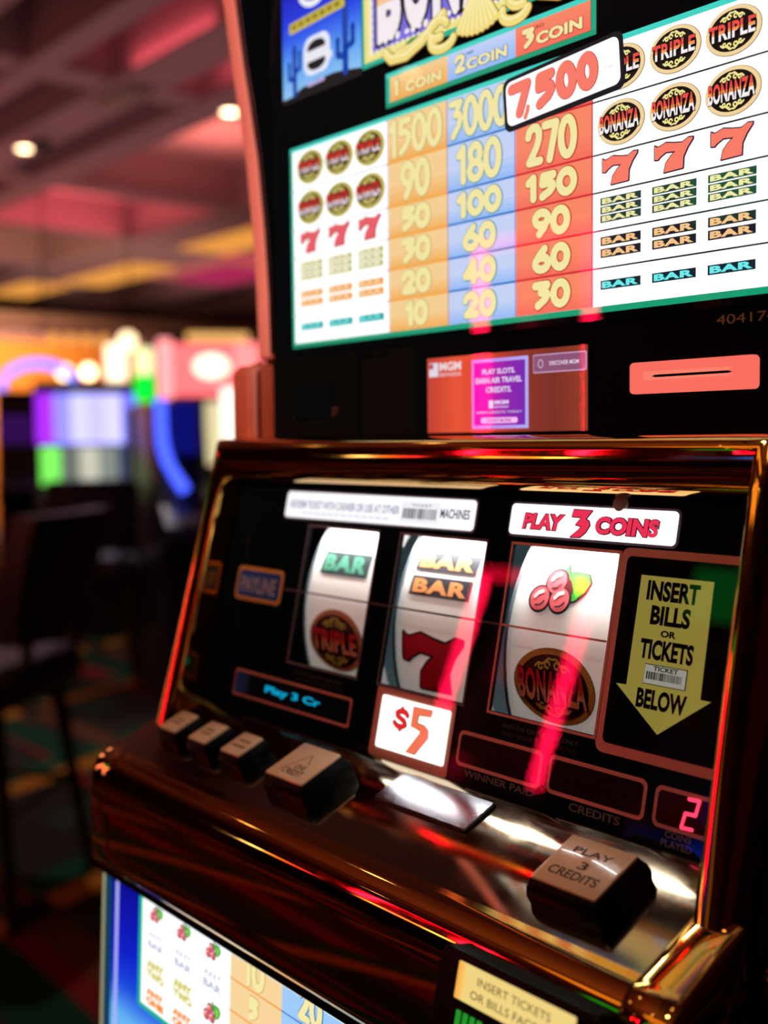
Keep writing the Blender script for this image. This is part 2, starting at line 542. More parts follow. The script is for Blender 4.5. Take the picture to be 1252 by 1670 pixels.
# ------------------------------------------------------------------ the room
def carpet_mat():
    m = bpy.data.materials.new('patterned_carpet')
    m.use_nodes = True
    nt = m.node_tree
    N, L = nt.nodes, nt.links
    b = N['Principled BSDF']
    b.inputs['Roughness'].default_value = 0.95
    b.inputs['Specular IOR Level'].default_value = 0.1
    tc = N.new('ShaderNodeTexCoord')
    mp = N.new('ShaderNodeMapping')
    L.new(tc.outputs['Object'], mp.inputs[0])
    sp = N.new('ShaderNodeSeparateXYZ')
    L.new(mp.outputs[0], sp.inputs[0])
    def math_(op, a, bb=None):
        n = N.new('ShaderNodeMath')
        n.operation = op
        for i, v in enumerate((a, bb)):
            if v is None: continue
            if isinstance(v, (int, float)): n.inputs[i].default_value = v
            else: L.new(v, n.inputs[i])
        return n.outputs[0]
    def band(out, period, centre, half):
        fr = math_('FRACT', math_('DIVIDE', out, period))
        return math_('LESS_THAN', math_('ABSOLUTE', math_('SUBTRACT', fr, centre)), half)
    def mixc(fac, c1, c2):
        n = N.new('ShaderNodeMix')
        n.data_type = 'RGBA'
        if isinstance(fac, (int, float)): n.inputs[0].default_value = fac
        else: L.new(fac, n.inputs[0])
        for i, c in ((6, c1), (7, c2)):
            if isinstance(c, tuple): n.inputs[i].default_value = (*lin(c), 1)
            else: L.new(c, n.inputs[i])
        return n.outputs[2]
    noise = N.new('ShaderNodeTexNoise')
    noise.inputs['Scale'].default_value = 1.3
    L.new(tc.outputs['Object'], noise.inputs['Vector'])
    wave = N.new('ShaderNodeTexWave')
    wave.wave_type = 'RINGS'
    wave.inputs['Scale'].default_value = 0.42
    wave.inputs['Distortion'].default_value = 3.0
    wave.inputs['Detail Scale'].default_value = 0.6
    L.new(tc.outputs['Object'], wave.inputs['Vector'])
    su = math_('SUBTRACT', sp.outputs[1], 1.11)
    uu = math_('ADD', su, 0.45)
    vv = math_('ADD', math_('ADD', sp.outputs[0], math_('MULTIPLY', su, 0.35)), 2.72 + 0.45)
    ub, vb = band(uu, 0.9, 0.5, 0.055), band(vv, 0.9, 0.5, 0.055)
    node = math_('MULTIPLY', band(uu, 0.9, 0.5, 0.075), band(vv, 0.9, 0.5, 0.07))
    c = mixc(math_('GREATER_THAN', noise.outputs[0], 0.52), (36, 33, 32), (42, 52, 50))
    c = mixc(math_('GREATER_THAN', wave.outputs[1], 0.90), c, (104, 20, 26))
    c = mixc(band(vv, 0.9, 0.37, 0.075), c, (14, 62, 46))
    c = mixc(band(uu, 0.9, 0.29, 0.08), c, (10, 50, 36))
    c = mixc(ub, c, (84, 48, 32))
    c = mixc(vb, c, (156, 96, 22))
    c = mixc(node, c, (12, 14, 18))
    L.new(c, b.inputs['Base Color'])
    return m

X0, X1, Y0, Y1, ZC = -22.0, 6.0, -9.0, 13.0, 3.6
mb = MB()
mb.box(X0, X1, Y0, Y1, -0.1, 0.0, carpet_mat())
structure(mb.build('floor'))
CEIL = pbr('mauve_ceiling_paint', (188, 150, 150), 0.8)
BEAM = pbr('plum_beam_paint', (150, 118, 124), 0.8)
mb = MB()
mb.box(X0, X1, Y0, Y1, ZC + 0.42, ZC + 0.55, CEIL)
for y0, y1 in ((-6.2, -5.7), (-4.9, -4.3), (-3.3, -2.5), (0.6, 1.0), (2.3, 2.55), (3.0, 3.2), (3.6, 3.98), (4.3, 4.62), (6.5, 6.8), (6.9, 8.0), (9.6, 9.9), (11.6, 11.9)):
    mb.box(X0, X1, y0, y1, ZC, ZC + 0.42, BEAM)
for x0, x1 in ((-19.2, -18.8), (-15.2, -14.7), (-12.5, -12.2), (-10.3, -9.95), (-7.3, -7.0), (-5.2, -4.9), (-1.6, -1.2), (2.2, 2.6)):
    mb.box(x0, x1, Y0, Y1, ZC + 0.02, ZC + 0.42, BEAM)
structure(mb.build('ceiling'))
WALLP = pbr('dim_wall_paint', (120, 70, 60), 0.8)
for nm, b in (('wall_left', (X0 - .1, X0, Y0, Y1)), ('wall_right', (X1, X1 + .1, Y0, Y1)), ('wall_front', (X0, X1, Y0 - .1, Y0)), ('wall_back', (X0, X1, Y1, Y1 + .1))):
    mb = MB()
    mb.box(*b, 0, ZC + .42, WALLP)
    structure(mb.build(nm))

# ------------------------------------------------------------------ the slot machine
slot = thing('slot_machine', 'gold framed three reel slot machine with lit paytable, nearest to the viewer', 'slot machine',
             W3(XC, 1.2, 0) * 1 - Vector((0, 0, EYE)))

# cabinet: carcass boxes behind every face
mb = MB(MACH)
mb.box(-.46, .46, 1.006, 1.62, 0.0, 1.32, BLACK)
mb.box(-.46, .46, 1.42, 1.62, -.62, 0.0, BLACK)
mb.box(-.482, -.458, .93, 1.43, -.5, 0.0, BLACK)
mb.box(.446, .462, .93, 1.43, -.5, 0.0, BLACK)
mb.box(-.46, .46, .97, 1.43, -.03, -.004, BLACK)
mb.box(-.46, .46, .90, 1.43, -.62, -.47, BLACK)
mb.box(-.53, .50, .735, 1.62, -2.0, -.612, BLACK)
mb.box(-.50, .47, .78, 1.6, -2.857, -2.0, SATIN)
mb.box(-.455, .455, 1.30, 1.32, -.5, -.03, pbr('reel_well_paint', (84, 120, 132), 0.5))
cabinet = mb.build('cabinet', slot, bevel=0.001, smooth=30, seg=1)

# curved salmon side cheeks of the top box
curve = [(.915, .78), (.930, .70), (.945, .654), (.957, .567), (.969, .497), (.980, .426), (.990, .316), (.995, .224), (.997, .125)]
for s in (-1, 1):
    mb = MB(MACH)
    pts = [(1.6, .78)] + curve + [(1.6, .125)]
    lo, hi = sorted((s * .461, s * .492))
    mb.prism(pts, lo, hi, SALMON, 'a')
    lo, hi = sorted((s * .4612, s * .4590))
    mb.prism([(1.6, .775)] + [(y + .004, z) for y, z in curve] + [(1.6, .127)], lo, hi, INK, 'a')
    o = mb.build('side_cheek', slot, bevel=0.0022, smooth=50)
    if s < 0: o['label'] = 'curved salmon pink edge panel'
for s in (-1, 1):
    mb = MB(MACH)
    lo, hi = sorted((s * .463, s * .528))
    mb.prism([(.972, .0), (.972, .104), (.985, .116), (1.55, .122), (1.55, .0)], lo, hi, COPPER, 'a')
    lo, hi = sorted((s * .463, s * .472))
    mb.prism([(.962, .0), (.962, .112), (.985, .121), (.985, .0)], lo, hi, SALMON, 'a')
    mb.build('side_block', slot, bevel=0.0015, smooth=50)

# ---- top glass with the pay table
mb = MB(TOP)
mb.box(-.445, .445, .126, .86, -.004, 0, INK)
top_glass = mb.build('top_glass', slot)
top_glass['label'] = 'backlit top glass with pay table'
mb = MB(TOP)
mb.box(-.428, .432, .1262, .84, .0135, .0150, GLASS)
mb.build('front_pane', top_glass)

CREAM = (247, 234, 168)
art = Art(TOP, .0004)
xl, xr, zb, zt = -.3925, .3915, .1430, .4240
TEAL, TEALD = (62, 216, 200), (14, 158, 116)
art.rect(0, TEAL, xl - .0072, xr + .0072, zt, zt + .0064)
art.rect(0, TEALD, xl - .0072, xr + .0072, zb - .0068, zb)
art.rect(0, (30, 176, 150), xl - .0072, xl, zb, zt)
art.rect(0, (30, 176, 150), xr, xr + .0072, zb, zt)
art.rect(1, (254, 255, 255), xl, xr, zb, zt)
cols = [(-.1740, -.0580, (250, 210, 150), (246, 178, 92)), (-.0580, .0580, (200, 214, 250), (150, 190, 250)), (.0580, .1740, (252, 138, 104), (250, 112, 92))]
rows = [zt, .3662, .3085, .2674, .2256, .1846, zb]
for i, (a, b, c, c2) in enumerate(cols):
    for zt_, zb_ in zip(rows, rows[1:]):
        art.bands(2, [c2, c, c], a, b, zb_, zt_, 7)
for z in rows[1:-1]:
    art.rect(3, (24, 26, 34), xl, xr, z - .0009, z + .0009)
    art.rect(4, (250, 166, 60), -.1740, -.0580, z - .0014, z + .0014)
    art.rect(4, (40, 120, 200), -.0580, .0580, z - .0013, z + .0013)
    art.rect(4, (214, 36, 52), .0580, .1740, z - .0012, z + .0012)
    art.rect(5, (230, 230, 240), xl, -.1740, z - .0008, z + .0008)
for x in (-.1740, -.0580, .0580, .1740):
    art.rect(4, (150, 110, 190) if x < 0.1 else (190, 40, 60), x - .0007, x + .0007, zb, zt)
nums = [('1500', '3000', '750'), ('90', '180', '270'), ('50', '100', '150'), ('30', '60', '90'), ('20', '40', '60'), ('10', '20', '30')]
for r, row in enumerate(nums):
    hi, lo = rows[r], rows[r + 1]
    H = hi - lo
    for (a, b, _, _), s, oc in zip(cols, row, ((206, 176, 110), (70, 150, 170), (190, 60, 30))):
        if s == '750':
            continue
        mid = (a + b) / 2
        w = {2: .058, 3: .078, 4: .104}[len(s)] * (1.0 if r else 1.0)
        if s == '10': w = .046
        z0, z1 = (lo + .0036, hi - .0044)
        th = .0098 if len(s) < 4 else .0088
        art.num(8, CREAM, s, mid - w / 2, mid + w / 2, z0, z1, th, oc, .0013, gap=-.02)
for side in (-1, 1):
    xs = (-.3457, -.2777, -.2099) if side < 0 else (.2138, .2826, .3505)
    if side < 0:
        b3, b2, b1 = ((196, 190, 110), (246, 244, 214)), ((244, 158, 70), (255, 214, 160)), ((0, 160, 160), (110, 226, 226))
        tone = ((246, 226, 236), (246, 90, 60), (220, 28, 40))
        tan, dark, gold = (206, 196, 96), (70, 44, 24), (222, 214, 116)
        sv, so = (240, 96, 104), (150, 40, 60)
    else:
        b3, b2, b1 = ((30, 62, 56), (244, 238, 170)), ((26, 26, 40), (252, 200, 140)), ((10, 36, 48), (110, 240, 240))
        tone = ((252, 244, 244), (252, 150, 80), (238, 80, 70))
        tan, dark, gold = (246, 216, 160), (16, 10, 8), (246, 232, 150)
        sv, so = (254, 126, 104), (50, 20, 60)
    for x in xs:
        art.medal(5, 'TRIPLE', x, .3953, .0310, .0233, tone, tan, dark, gold)
        art.medal(5, 'BONANZA', x, .3372, .0310, .0233, tone, tan, dark, gold)
        art.seven(8, sv, so, x - .0234, x + .0234, .2726, .3026, .0013)
        for k in range(3):
            z1 = .2602 - k * .0094
            art.bar(6, b3[0], b3[1], x - .0272, x + .0272, z1 - .0081, z1)
        for k in range(2):
            z1 = .2180 - k * .0130
            art.bar(6, b2[0], b2[1], x - .0270, x + .0270, z1 - .0098, z1)
        art.bar(6, b1[0], b1[1], x - .0270, x + .0270, .1605, .1704)
art.build('pay_table', top_glass)

art = Art(TOP, .0004)
hx0, hx1, hz0, hz1 = -.1692, .1702, .4462, .4790
art.rect(0, TEAL, hx0 - .0090, hx1 + .0072, hz1, hz1 + .0062)
art.rect(0, TEALD, hx0 - .0090, hx1 + .0072, hz0 - .0060, hz0)
art.rect(0, (30, 186, 160), hx0 - .0090, hx0, hz0, hz1)
art.rect(0, (20, 168, 130), hx1, hx1 + .0072, hz0, hz1)
for (a, b, c, c2), s, oc in zip(cols, ('1', '2', '3'), ((206, 150, 90), (60, 110, 170), (180, 60, 40))):
    a2, b2_ = max(a, hx0), min(b, hx1)
    art.bands(1, [c2, c], a2, b2_, hz0, hz1, 6)
    m = (a2 + b2_) / 2
    art.num(4, CREAM, s, m - .044, m - (.036 if s == '1' else .024), .4505, .4735, .0062, oc, .0011)
    art.text(4, CREAM, 'COIN', m - .022, m + .046, .4508, .4640, bold=.05, outline=oc, ow=.05, spacing=1.06)
    art.text(4, oc, {'1': 'ST', '2': 'ND', '3': 'RD'}[s], m - .022, m - .010, .4690, .4730, bold=.03)
art.build('coin_header', top_glass)

art = Art(TOP, .0086)
px, pz, pw, ph = .1335, .3962, .0828, .0256
art.turn = (px, pz, rad(4.1))
art.rr(0, (8, 12, 24), px - pw - .0055, px + pw + .0055, pz - ph - .0062, pz + ph + .005, .010)
art.rr(1, (255, 255, 255), px - pw, px + pw, pz - ph, pz + ph, .0085)
for st, x0, x1, z0 in (('7', -.0785, -.0420, -.0205), ('5', -.0395, -.0050, -.0205), ('0', -.0055, .0250, -.0205), ('0', .0245, .0550, -.0205)):
    art.num(4, (252, 126, 108), st, px + x0, px + x1, pz + z0, pz + .0215, .0118, (196, 40, 60), .0007)
art.stroke(4, (252, 126, 108), [(px - .0480, pz - .0120), (px - .0490, pz - .0160), (px - .0530, pz - .0225)], .0062)
art.text(4, (190, 180, 184), 'COINS', px + .0570, px + .0760, pz - .0068, pz - .0030, bold=.0)
art.build('jackpot_plate', top_glass)

# night-sky side panel
art = Art(TOP, .0004)
art.bands(0, [(150, 205, 250), (90, 160, 250), (20, 66, 236), (8, 30, 196), (6, 16, 130)], -.414, -.2285, .505, .70, 26)
art.poly(1, (8, 10, 14), [(-.4145, .5035), (-.384, .5060), (-.3700, .5120), (-.330, .5170), (-.316, .5162), (-.290, .5160), (-.270, .5140), (-.2280, .5075), (-.2280, .497), (-.4145, .497)])
DKB = (14, 66, 170)
for cx, z0, z1, s in ((-.3825, .508, .573, 1.0), (-.2625, .512, .610, 1.3)):
    art.stroke(2, DKB, [(cx, z0), (cx, z1)], .0100 * s)
    art.stroke(2, DKB, [(cx, z0 + .020), (cx - .013 * s, z0 + .024), (cx - .013 * s, z0 + .045)], .0075 * s)
    art.stroke(2, DKB, [(cx, z0 + .030), (cx + .013 * s, z0 + .034), (cx + .013 * s, z0 + .056)], .0075 * s)
for x, z in ((-.40, .60), (-.355, .605), (-.30, .60), (-.335, .572), (-.392, .575)):
    art.oval(2, (90, 130, 255), x, z, .0022, .0022, 8)
art.rr(3, (236, 240, 255), -.3590, -.2960, .5240, .5790, .018)
art.put(4, (16, 14, 18), [ellipse(-.3275, .5610, .0215, .0110, 24)])
art.put(4, (16, 14, 18), [ellipse(-.3275, .5400, .0215, .0105, 24)])
art.rect(5, (240, 240, 250), -.3560, -.3000, .5430, .5580)
art.oval(5, (240, 240, 250), -.2960, .5420, .0065, .0065, 16)
art.stroke(3, (190, 176, 230), [(-.3490, .5120), (-.3120, .5130)], .0055)
art.turn = (-.33, .60, rad(2))
art.rr(3, (206, 188, 66), -.3930, -.2620, .5960, .6120, .003)
[art.rect(4, (140, 122, 40), -.386 + k * .0170, -.374 + k * .0170, .6010, .6075) for k in range(7)]
art.turn = None
art.stroke(3, (246, 246, 250), ring(-.3330, .6500, .0340, .0260, 24), .009)
art.oval(3, (206, 188, 66), -.3330, .6500, .0260, .0190, 24)
art.build('night_sky_panel', top_glass)

# title board with its rope frame and gold swags
art = Art(TOP, .0004)
art.rect(0, (30, 180, 150), -.2270, .2270, .5030, .80)
art.rect(1, (244, 232, 140), -.2215, .2215, .5095, .80)
art.rect(2, (128, 112, 226), -.2040, .2040, .5185, .80)
for k in range(40):
    x = -.2040 + .408 * k / 39
    art.oval(3, (250, 240, 190), x, .5185, .0040, .0028, 10)
for k in range(24):
    for sx in (-1, 1):
        art.oval(3, (250, 246, 214), sx * .2055, .5210 + k * .0105, .0042, .0060, 10)
tops = (.5990, .6050, .6090, .6090, .6090, .6050, .5990)
for k, ch in enumerate('BONANZA'):
    x = -.1900 + k * .0545
    art.text(6, None, ch, x, x + .0480, .5268, .6330, bold=.07, outline=(22, 16, 34), ow=.045,
             split=[(.46, (250, 240, 246)), (.60, (252, 200, 150)), (1.02, (250, 150, 50))])
    for q in range(4):
        art.oval(7, (250, 242, 248), x + .006 + q * .0120, .5275, .0045, .0050 if q % 2 else .0032, 12)
GA, GB_, GC = (246, 224, 130), (226, 190, 92), (252, 240, 176)
def swag(pts, th):
    art.stroke(8, (150, 110, 40), pts, th + .0022)
    art.stroke(9, GA, pts, th)
    art.stroke(10, GC, [(x, z + th * .18) for x, z in pts], th * .28)
for s in (-1, 1):
    swag([(s * .172, .5105), (s * .160, .4985), (s * .130, .4960), (s * .100, .5060), (s * .080, .5190), (s * .060, .5290)], .0130)
    swag([(s * .150, .5040), (s * .118, .5070), (s * .086, .5180)], .0060)
    swag(ring(s * .070, .5130, .0170, .0110, 10, pi * .1, pi * 1.6), .0110)
    swag(ring(s * .062, .4990, .0210, .0120, 10, pi * .9, pi * 1.9), .0120)
art.put(7, (20, 150, 60), [ellipse(-.112, .5110, .020, .0055, 20), ellipse(.112, .5110, .020, .0055, 20)])
for k in range(-4, 5):
    a = k * .17
    swag([(sin(a) * .018, .535 - abs(k) * .001), (sin(a) * .050, .5260 - cos(a) * .0330)], .0105)
art.build('title_board', top_glass)

# ---- middle band under the top glass
mb = MB(TOP)
MATTE = pbr('matte_black', (11, 10, 10), 0.8, spec=0.02)
mb.box(-.455, .455, .0015, .1245, -.004, 0, MATTE)
mid = mb.build('middle_panel', slot)
mb = MB(TOP)
mb.box(-.404, -.240, .004, .1185, 0, .004, MATTE)
mb.box(-.396, -.300, .030, .080, .004, .0055, INK)
mb.box(-.237, -.123, .004, .1205, 0, .0012, pbr('soft_black', (17, 15, 14), 0.8, spec=0.02))
mb.build('blank_cover', mid, bevel=.0006)
PRT = lambda c: pbr('print_%d_%d_%d' % c, c, 0.7, spec=0.03)
art = Art(TOP, .0012, PRT)
art.text(0, (150, 118, 84), '404174', .3320, .3985, .1102, .1198, bold=.0)
art.build('number_label', mid)
art = Art(TOP, .0012, PRT)
art.text(0, (96, 76, 60), '28-07', -.2340, -.1790, .1085, .1180, bold=.01)
art.build('number_label', mid)
art = Art(TOP, .0012, PRT)
art.text(6, (100, 84, 56), 'JUST', -.3960, -.3550, .0310, .0440, bold=.02)
art.text(6, (84, 50, 40), 'TICKET', -.3300, -.2850, .0330, .0450, bold=.02)
art.build('slot_lettering', mid)

mb = MB(TOP)
mb.box(-.1215, .1715, .001, .1075, 0, .0022, INK)
disp = mb.build('info_display', slot)
art = Art(TOP, .0024)
art.bands(0, [(196, 64, 52), (236, 84, 52), (226, 70, 46), (150, 52, 40), (124, 48, 38), (150, 60, 34)], -.0995, .1672, .0058, .1024, 28, axis=0)
art.bands(1, [(180, 176, 250), (206, 130, 240)][::-1], -.0170, .0780, .0098, .0957, 10, axis=0)
art.bands(2, [(240, 0, 176), (206, 20, 176), (146, 34, 176), (120, 40, 180)], -.0125, .0735, .0140, .0915, 18, axis=0)
LAV = (236, 216, 250)
art.text(3, LAV, 'PLAY SLOTS.', .0030, .0580, .0765, .0830, bold=.03)
art.text(3, LAV, 'EARN AIR TRAVEL', -.0085, .0690, .0655, .0725, bold=.03)
art.text(3, LAV, 'CREDITS.', .0090, .0520, .0540, .0610, bold=.03)
art.rect(3, LAV, .0140, .0215, .0350, .0445)
art.text(3, LAV, 'MGM', .0235, .0470, .0395, .0445, bold=.04)
art.text(3, LAV, 'REWARDS', .0235, .0470, .0350, .0375, bold=.02)
art.text(3, LAV, 'EARN CREDITS TODAY', -.0070, .0690, .0285, .0315, bold=.0)
art.rr(3, (250, 190, 246), .0000, .0620, .0165, .0235, .0034)
art.text(4, (190, 40, 190), 'LEARN MORE', .0100, .0520, .0182, .0218, bold=.02)
art.rect(3, (226, 220, 236), -.0940, -.0765, .0780, .0960)
art.rect(4, (190, 90, 90), -.0930, -.0850, .0880, .0950)
art.text(3, (240, 220, 226), 'MGM', -.0740, -.0345, .0850, .0960, bold=.04)
art.text(3, (236, 200, 206), 'REWARDS', -.0740, -.0345, .0775, .0825, bold=.02)
art.rr(1, (196, 150, 190), .0856, .1664, .0738, .0958, .0020)
art.rr(2, (142, 84, 120), .0872, .1648, .0754, .0942, .0016)
art.stroke(3, (190, 170, 200), ring(.0985, .0846, .0036, .0046, 12), .0016)
art.text(3, (230, 212, 232), 'DISCOVER MGM', .1120, .1560, .0820, .0868, bold=.02)
art.build('screen', disp)
mb = MB(TOP)
mb.box(-.1000, .1680, .0052, .1030, .0072, .0080, GLASS)
mb.build('screen_pane', disp)

mb = MB(TOP)
mb.prism(rrect(.2300, .3812, .0440, .0775, .0045), 0, .0100, glow((255, 112, 96), 0.95))
mb.prism(rrect(.2480, .3560, .0560, .0690, .0030), .0100, .0122, glow((255, 128, 108), 1.0))
reader = mb.build('card_reader', slot, bevel=.0008)
reader['label'] = 'lit coral card reader'
mb = MB(TOP)
mb.prism([(.2615, .0618), (.266, .0606), (.353, .0606), (.3580, .0618), (.353, .0632), (.266, .0632)], .0124, .0130, INK)
mb.build('card_slot', reader)

# ---- gold reel frame (door bezel)
def to_vh(y, z):
    dy, dz = y - .957, z
    return (dy * sin(TILT) + dz * cos(TILT), -dy * cos(TILT) + dz * sin(TILT))
def TB(t):
    p = t * pi / 2
    v, h = -.0674 + .0379 * (1 - cos(p)), .0450 * sin(p)
    return (.957 + v * sin(TILT) - h * cos(TILT), v * cos(TILT) + h * sin(TILT))
top_yz = [TB(t) for t in (0, .16, .32, .5, .68, .84, .96)] + [(.9060, -.0160), (.9065, -.0120), (.9090, -.0072), (.9140, -.0036), (.9205, -.0010), (.9275, .0005), (.9360, .0015), (.9470, .0015), (.9600, .0015), (1.0020, .0015)]
side_d = (0, .0012, .0024, .0038, .0054, .0072, .0090, .0105, .0135, .0185, .0240, .0300, .0350, .0390, .0420, .0435, .0440)
side_h = (0, .19, .38, .58, .77, .91, .98, 1.0, 1.02, 1.03, 1.03, 1.02, .99, .93, .80, .55, -.6)
VB = -.452
low_l, top_l, top_r, low_r = [], [], [], []
for yz, d, hf in zip(top_yz, side_d, side_h):
    v, h = to_vh(*yz)
    low_l.append((-.4577 - d, VB, hf * .060)); top_l.append((-.4577 - d, v, h)); top_r.append((.4230 + d, v, h)); low_r.append((.4330 + d, VB, hf * .060))
mb = MB(REEL)
def seg(A, B, n):
    return [[tuple(p[i] + (q[i] - p[i]) * k / n for i in range(3)) for p, q in zip(A, B)] for k in range(n + 1)]
mb.loft(seg(low_l, top_l, 10) + seg(top_l, top_r, 20)[1:] + seg(top_r, low_r, 10)[1:], GOLD, closed=False, caps=False)
bezel = mb.build('reel_frame', slot, smooth=38, weld=True)
bezel['label'] = 'polished gold frame around the reels'

# ---- reel glass: black printed plate with three windows, lit signs, clear pane
WIN = [(-.2690, -.1200), (-.0750, .0745), (.1170, .2655)]
VT, VL = -.1250, -.3130
mb = MB(REEL)
xs = [-.460] + [x for w in WIN for x in w] + [.456]
for i in range(0, 8, 2):
    mb.box(xs[i], xs[i + 1], VL, VT, -.004, 0, INK)
mb.box(-.460, .456, VT, -.0672, -.004, 0, INK)
mb.box(-.460, .456, -.4010, VL, -.004, 0, INK)
plate = mb.build('reel_glass', slot)
plate['label'] = 'black reel glass with printed signs'
mb = MB(REEL)
mb.box(-.4585, .4300, -.4005, -.0690, .0070, .0082, GLASS)
mb.build('clear_pane', plate)

def printmat(c):
    return BRONZE if c == 'bronze' else PRT(c)
art = Art(REEL, .0004, printmat)
for a, b in WIN:
    art.frame(1, 'bronze' if a > .1 else (112, 92, 96), a - .0030, b + .0030, VL - .0034, VT + .0030, .0030)  # reflections put into the colour: left frames dull, right one bronze
art.rect(2, (92, 74, 74), -.3060, .1160, -.2178, -.2155)  # payline split the same way, reflected tone put into its colour
art.rect(2, 'bronze', .1160, .2655, -.2178, -.2155)
art.rr(0, 'bronze', .2680, .4520, -.3270, -.1180, .010)
art.rr(1, (6, 9, 10), .2765, .4520, -.3165, -.1265, .006)
art.build('printed_legends', plate)
YEL = (140, 126, 54)
art = Art(REEL, .0004, lambda c: glow(c, 0.95) if max(c) > 100 else PRT(c))
art.poly(2, YEL, [(.2972, -.1445), (.3812, -.1445), (.3832, -.2565), (.3949, -.2567), (.3410, -.2975), (.2845, -.2560), (.2972, -.2556)])
for s, x0, x1, y0, y1 in (('INSERT', .3070, .3680, -.1690, -.1488), ('BILLS', .3152, .3612, -.1928, -.1733), ('OR', .3297, .3475, -.2037, -.1970), ('TICKETS', .3080, .3698, -.2270, -.2070), ('BELOW', .3117, .3694, -.2752, -.2556)):
    art.text(3, (16, 15, 12), s, x0, x1, y0, y1, bold=.045)
art.rect(3, (16, 15, 12), .3166, .3662, -.2512, -.2312)
art.rect(4, (150, 147, 136), .3174, .3654, -.2504, -.2320)
art.text(5, (20, 20, 20), 'TICKET', .3279, .3565, -.2372, -.2326, bold=.03)
art.barcode(5, (30, 30, 30), .3205, .3612, -.2460, -.2385, 22)
art.build('insert_arrow_sign', plate).__setitem__('label', 'dim yellow arrow sign')
art = Art(REEL, .0004, printmat)
art.rr(0, (200, 130, 60), -.4275, -.3105, -.2415, -.1918, .008)
art.rr(1, (34, 66, 128), -.4215, -.3165, -.2360, -.1975, .005)
art.text(3, (150, 140, 150), 'PAYLINE', -.4115, -.3240, -.2300, -.2060, bold=.03, outline=(70, 76, 110), ow=.03)
for x0, x1, y0, y1, ins in ((.0770, .2040, -.3820, -.3420, (36, 8, 12)), (.2130, .3375, -.3820, -.3420, (34, 8, 14)), (.3470, .4500, -.3825, -.3430, (58, 6, 18))):
    art.rr(0, 'bronze', x0, x1, y0, y1, .0075)
    art.rr(1, ins, x0 + .0042, x1 - .0042, y0 + .0042, y1 - .0042, .0048)
art.rr(0, 'bronze', -.3905, -.1195, -.3785, -.3405, .004)
art.rr(1, (6, 14, 26), -.3870, -.1230, -.3750, -.3440, .003)
GRY = (104, 92, 90)
art.text(1, GRY, 'WINNER PAID', .0930, .1985, -.3915, -.3838, bold=.02)
art.text(1, GRY, 'CREDITS', .2470, .3115, -.3930, -.3846, bold=.02)
art.text(1, GRY, 'COINS', .3642, .3930, -.3895, -.3830, bold=.02)
art.text(1, GRY, 'PLAYED', .3608, .3950, -.3982, -.3912, bold=.02)
for c in (.1945, -.1960):
    art.text(1, (74, 68, 68), 'PAYS ON CENTER LINE ONLY', c - .0530, c + .0530, -.3268 - .001, -.3222 - .001, bold=.01)
    art.text(1, (60, 50, 48), 'ONLY HIGHEST WINNER PAID', c - .0540, c + .0540, -.3350 - .001, -.3305 - .001, bold=.01)
art.rr(0, 'bronze', -.0745, .0660, -.4008, -.3155, .004)
for x0, x1, y0, y1 in ((-.3355, .0530, -.1165, -.0745), (.1040, .3345, -.1160, -.0758)):
    art.rr(0, (96, 84, 96), x0, x1, y0, y1, .0070)
art.build('payline_legends', plate)

def plaque(name, label, x0, x1, y0, y1, r, color, strength):
    mb = MB(REEL)
    mb.prism(rrect(x0, x1, y0, y1, r), 0, .0022, glow(color, strength))
    o = mb.build(name, plate)
    o['label'] = label
    return o
plaque('ticket_sign', 'white lit redeem ticket sign', -.3315, .0495, -.1140, -.0770, .0055, (248, 246, 250), 1.15)
art = Art(REEL, .0025)
art.text(0, (120, 132, 160), 'REDEEM TICKET WITH CASHIER OR USE AT OTHER', -.3205, -.0850, -.1000, -.0895, bold=.015)
art.rect(0, (248, 248, 252), -.0820, -.0110, -.1090, -.0830)
art.text(1, (120, 124, 140), 'TICKET', -.0620, -.0250, -.0890, -.0858, bold=.01)
art.barcode(1, (60, 70, 84), -.0765, -.0155, -.1045, -.0915, 18)
art.text(0, (60, 66, 76), 'MACHINES', -.0085, .0420, -.1010, -.0895, bold=.02)
for k in range(13):
    art.rect(0, (176, 182, 204), -.2900 + k * .0146, -.2790 + k * .0146, -.1073, -.1060)
art.build('ticket_lettering', plate)
plaque('play_coins_sign', 'white lit sign reading PLAY 3 COINS', .1078, .3310, -.1132, -.0785, .0050, (250, 248, 246), 1.5)
art = Art(REEL, .0025)
RD, RO = (238, 50, 84), (90, 10, 34)
art.text(3, RD, 'PLAY', .1288, .1892, -.1065, -.0888, bold=.05, shear=.12, outline=RO, ow=.05)
art.text(3, RD, 'COINS', .2322, .3118, -.1068, -.0885, bold=.05, shear=.04, outline=RO, ow=.05)
three = [(.2000, -.0825), (.2250, -.0828), (.2175, -.0922), (.2225, -.0942), (.2242, -.0985), (.2200, -.1060), (.2130, -.1118), (.2000, -.1122), (.2100, -.1042), (.2128, -.0998), (.2050, -.0985), (.2120, -.0902), (.1985, -.0900)]
art.stroke(2, RO, three + [three[0]], .0022)
art.poly(3, RD, three)
art.build('play_lettering', plate)
plaque('denomination_sign', 'white lit five dollar sign', -.0615, .0590, -.3890, -.3250, .003, (255, 250, 244), 1.6)
art = Art(REEL, .0025)
OR1, OR2 = (226, 40, 44), (246, 120, 84)
art.num(3, OR1, 'S', -.0340, -.0060, -.3610, -.3360, .0056, (70, 30, 30), .0006)
five = [(-.0012, -.3306), (.0317, -.3297), (.0302, -.3369), (.0101, -.3385), (.0094, -.3480), (.0220, -.3490), (.0295, -.3535), (.0306, -.3620), (.0124, -.3848), (-.0034, -.3845), (.0160, -.3590), (.0150, -.3560), (-.0012, -.3532)]
art.stroke(2, (90, 40, 36), five + [five[0]], .0014)
art.poly(3, OR2, five)
art.build('dollar_lettering', plate)
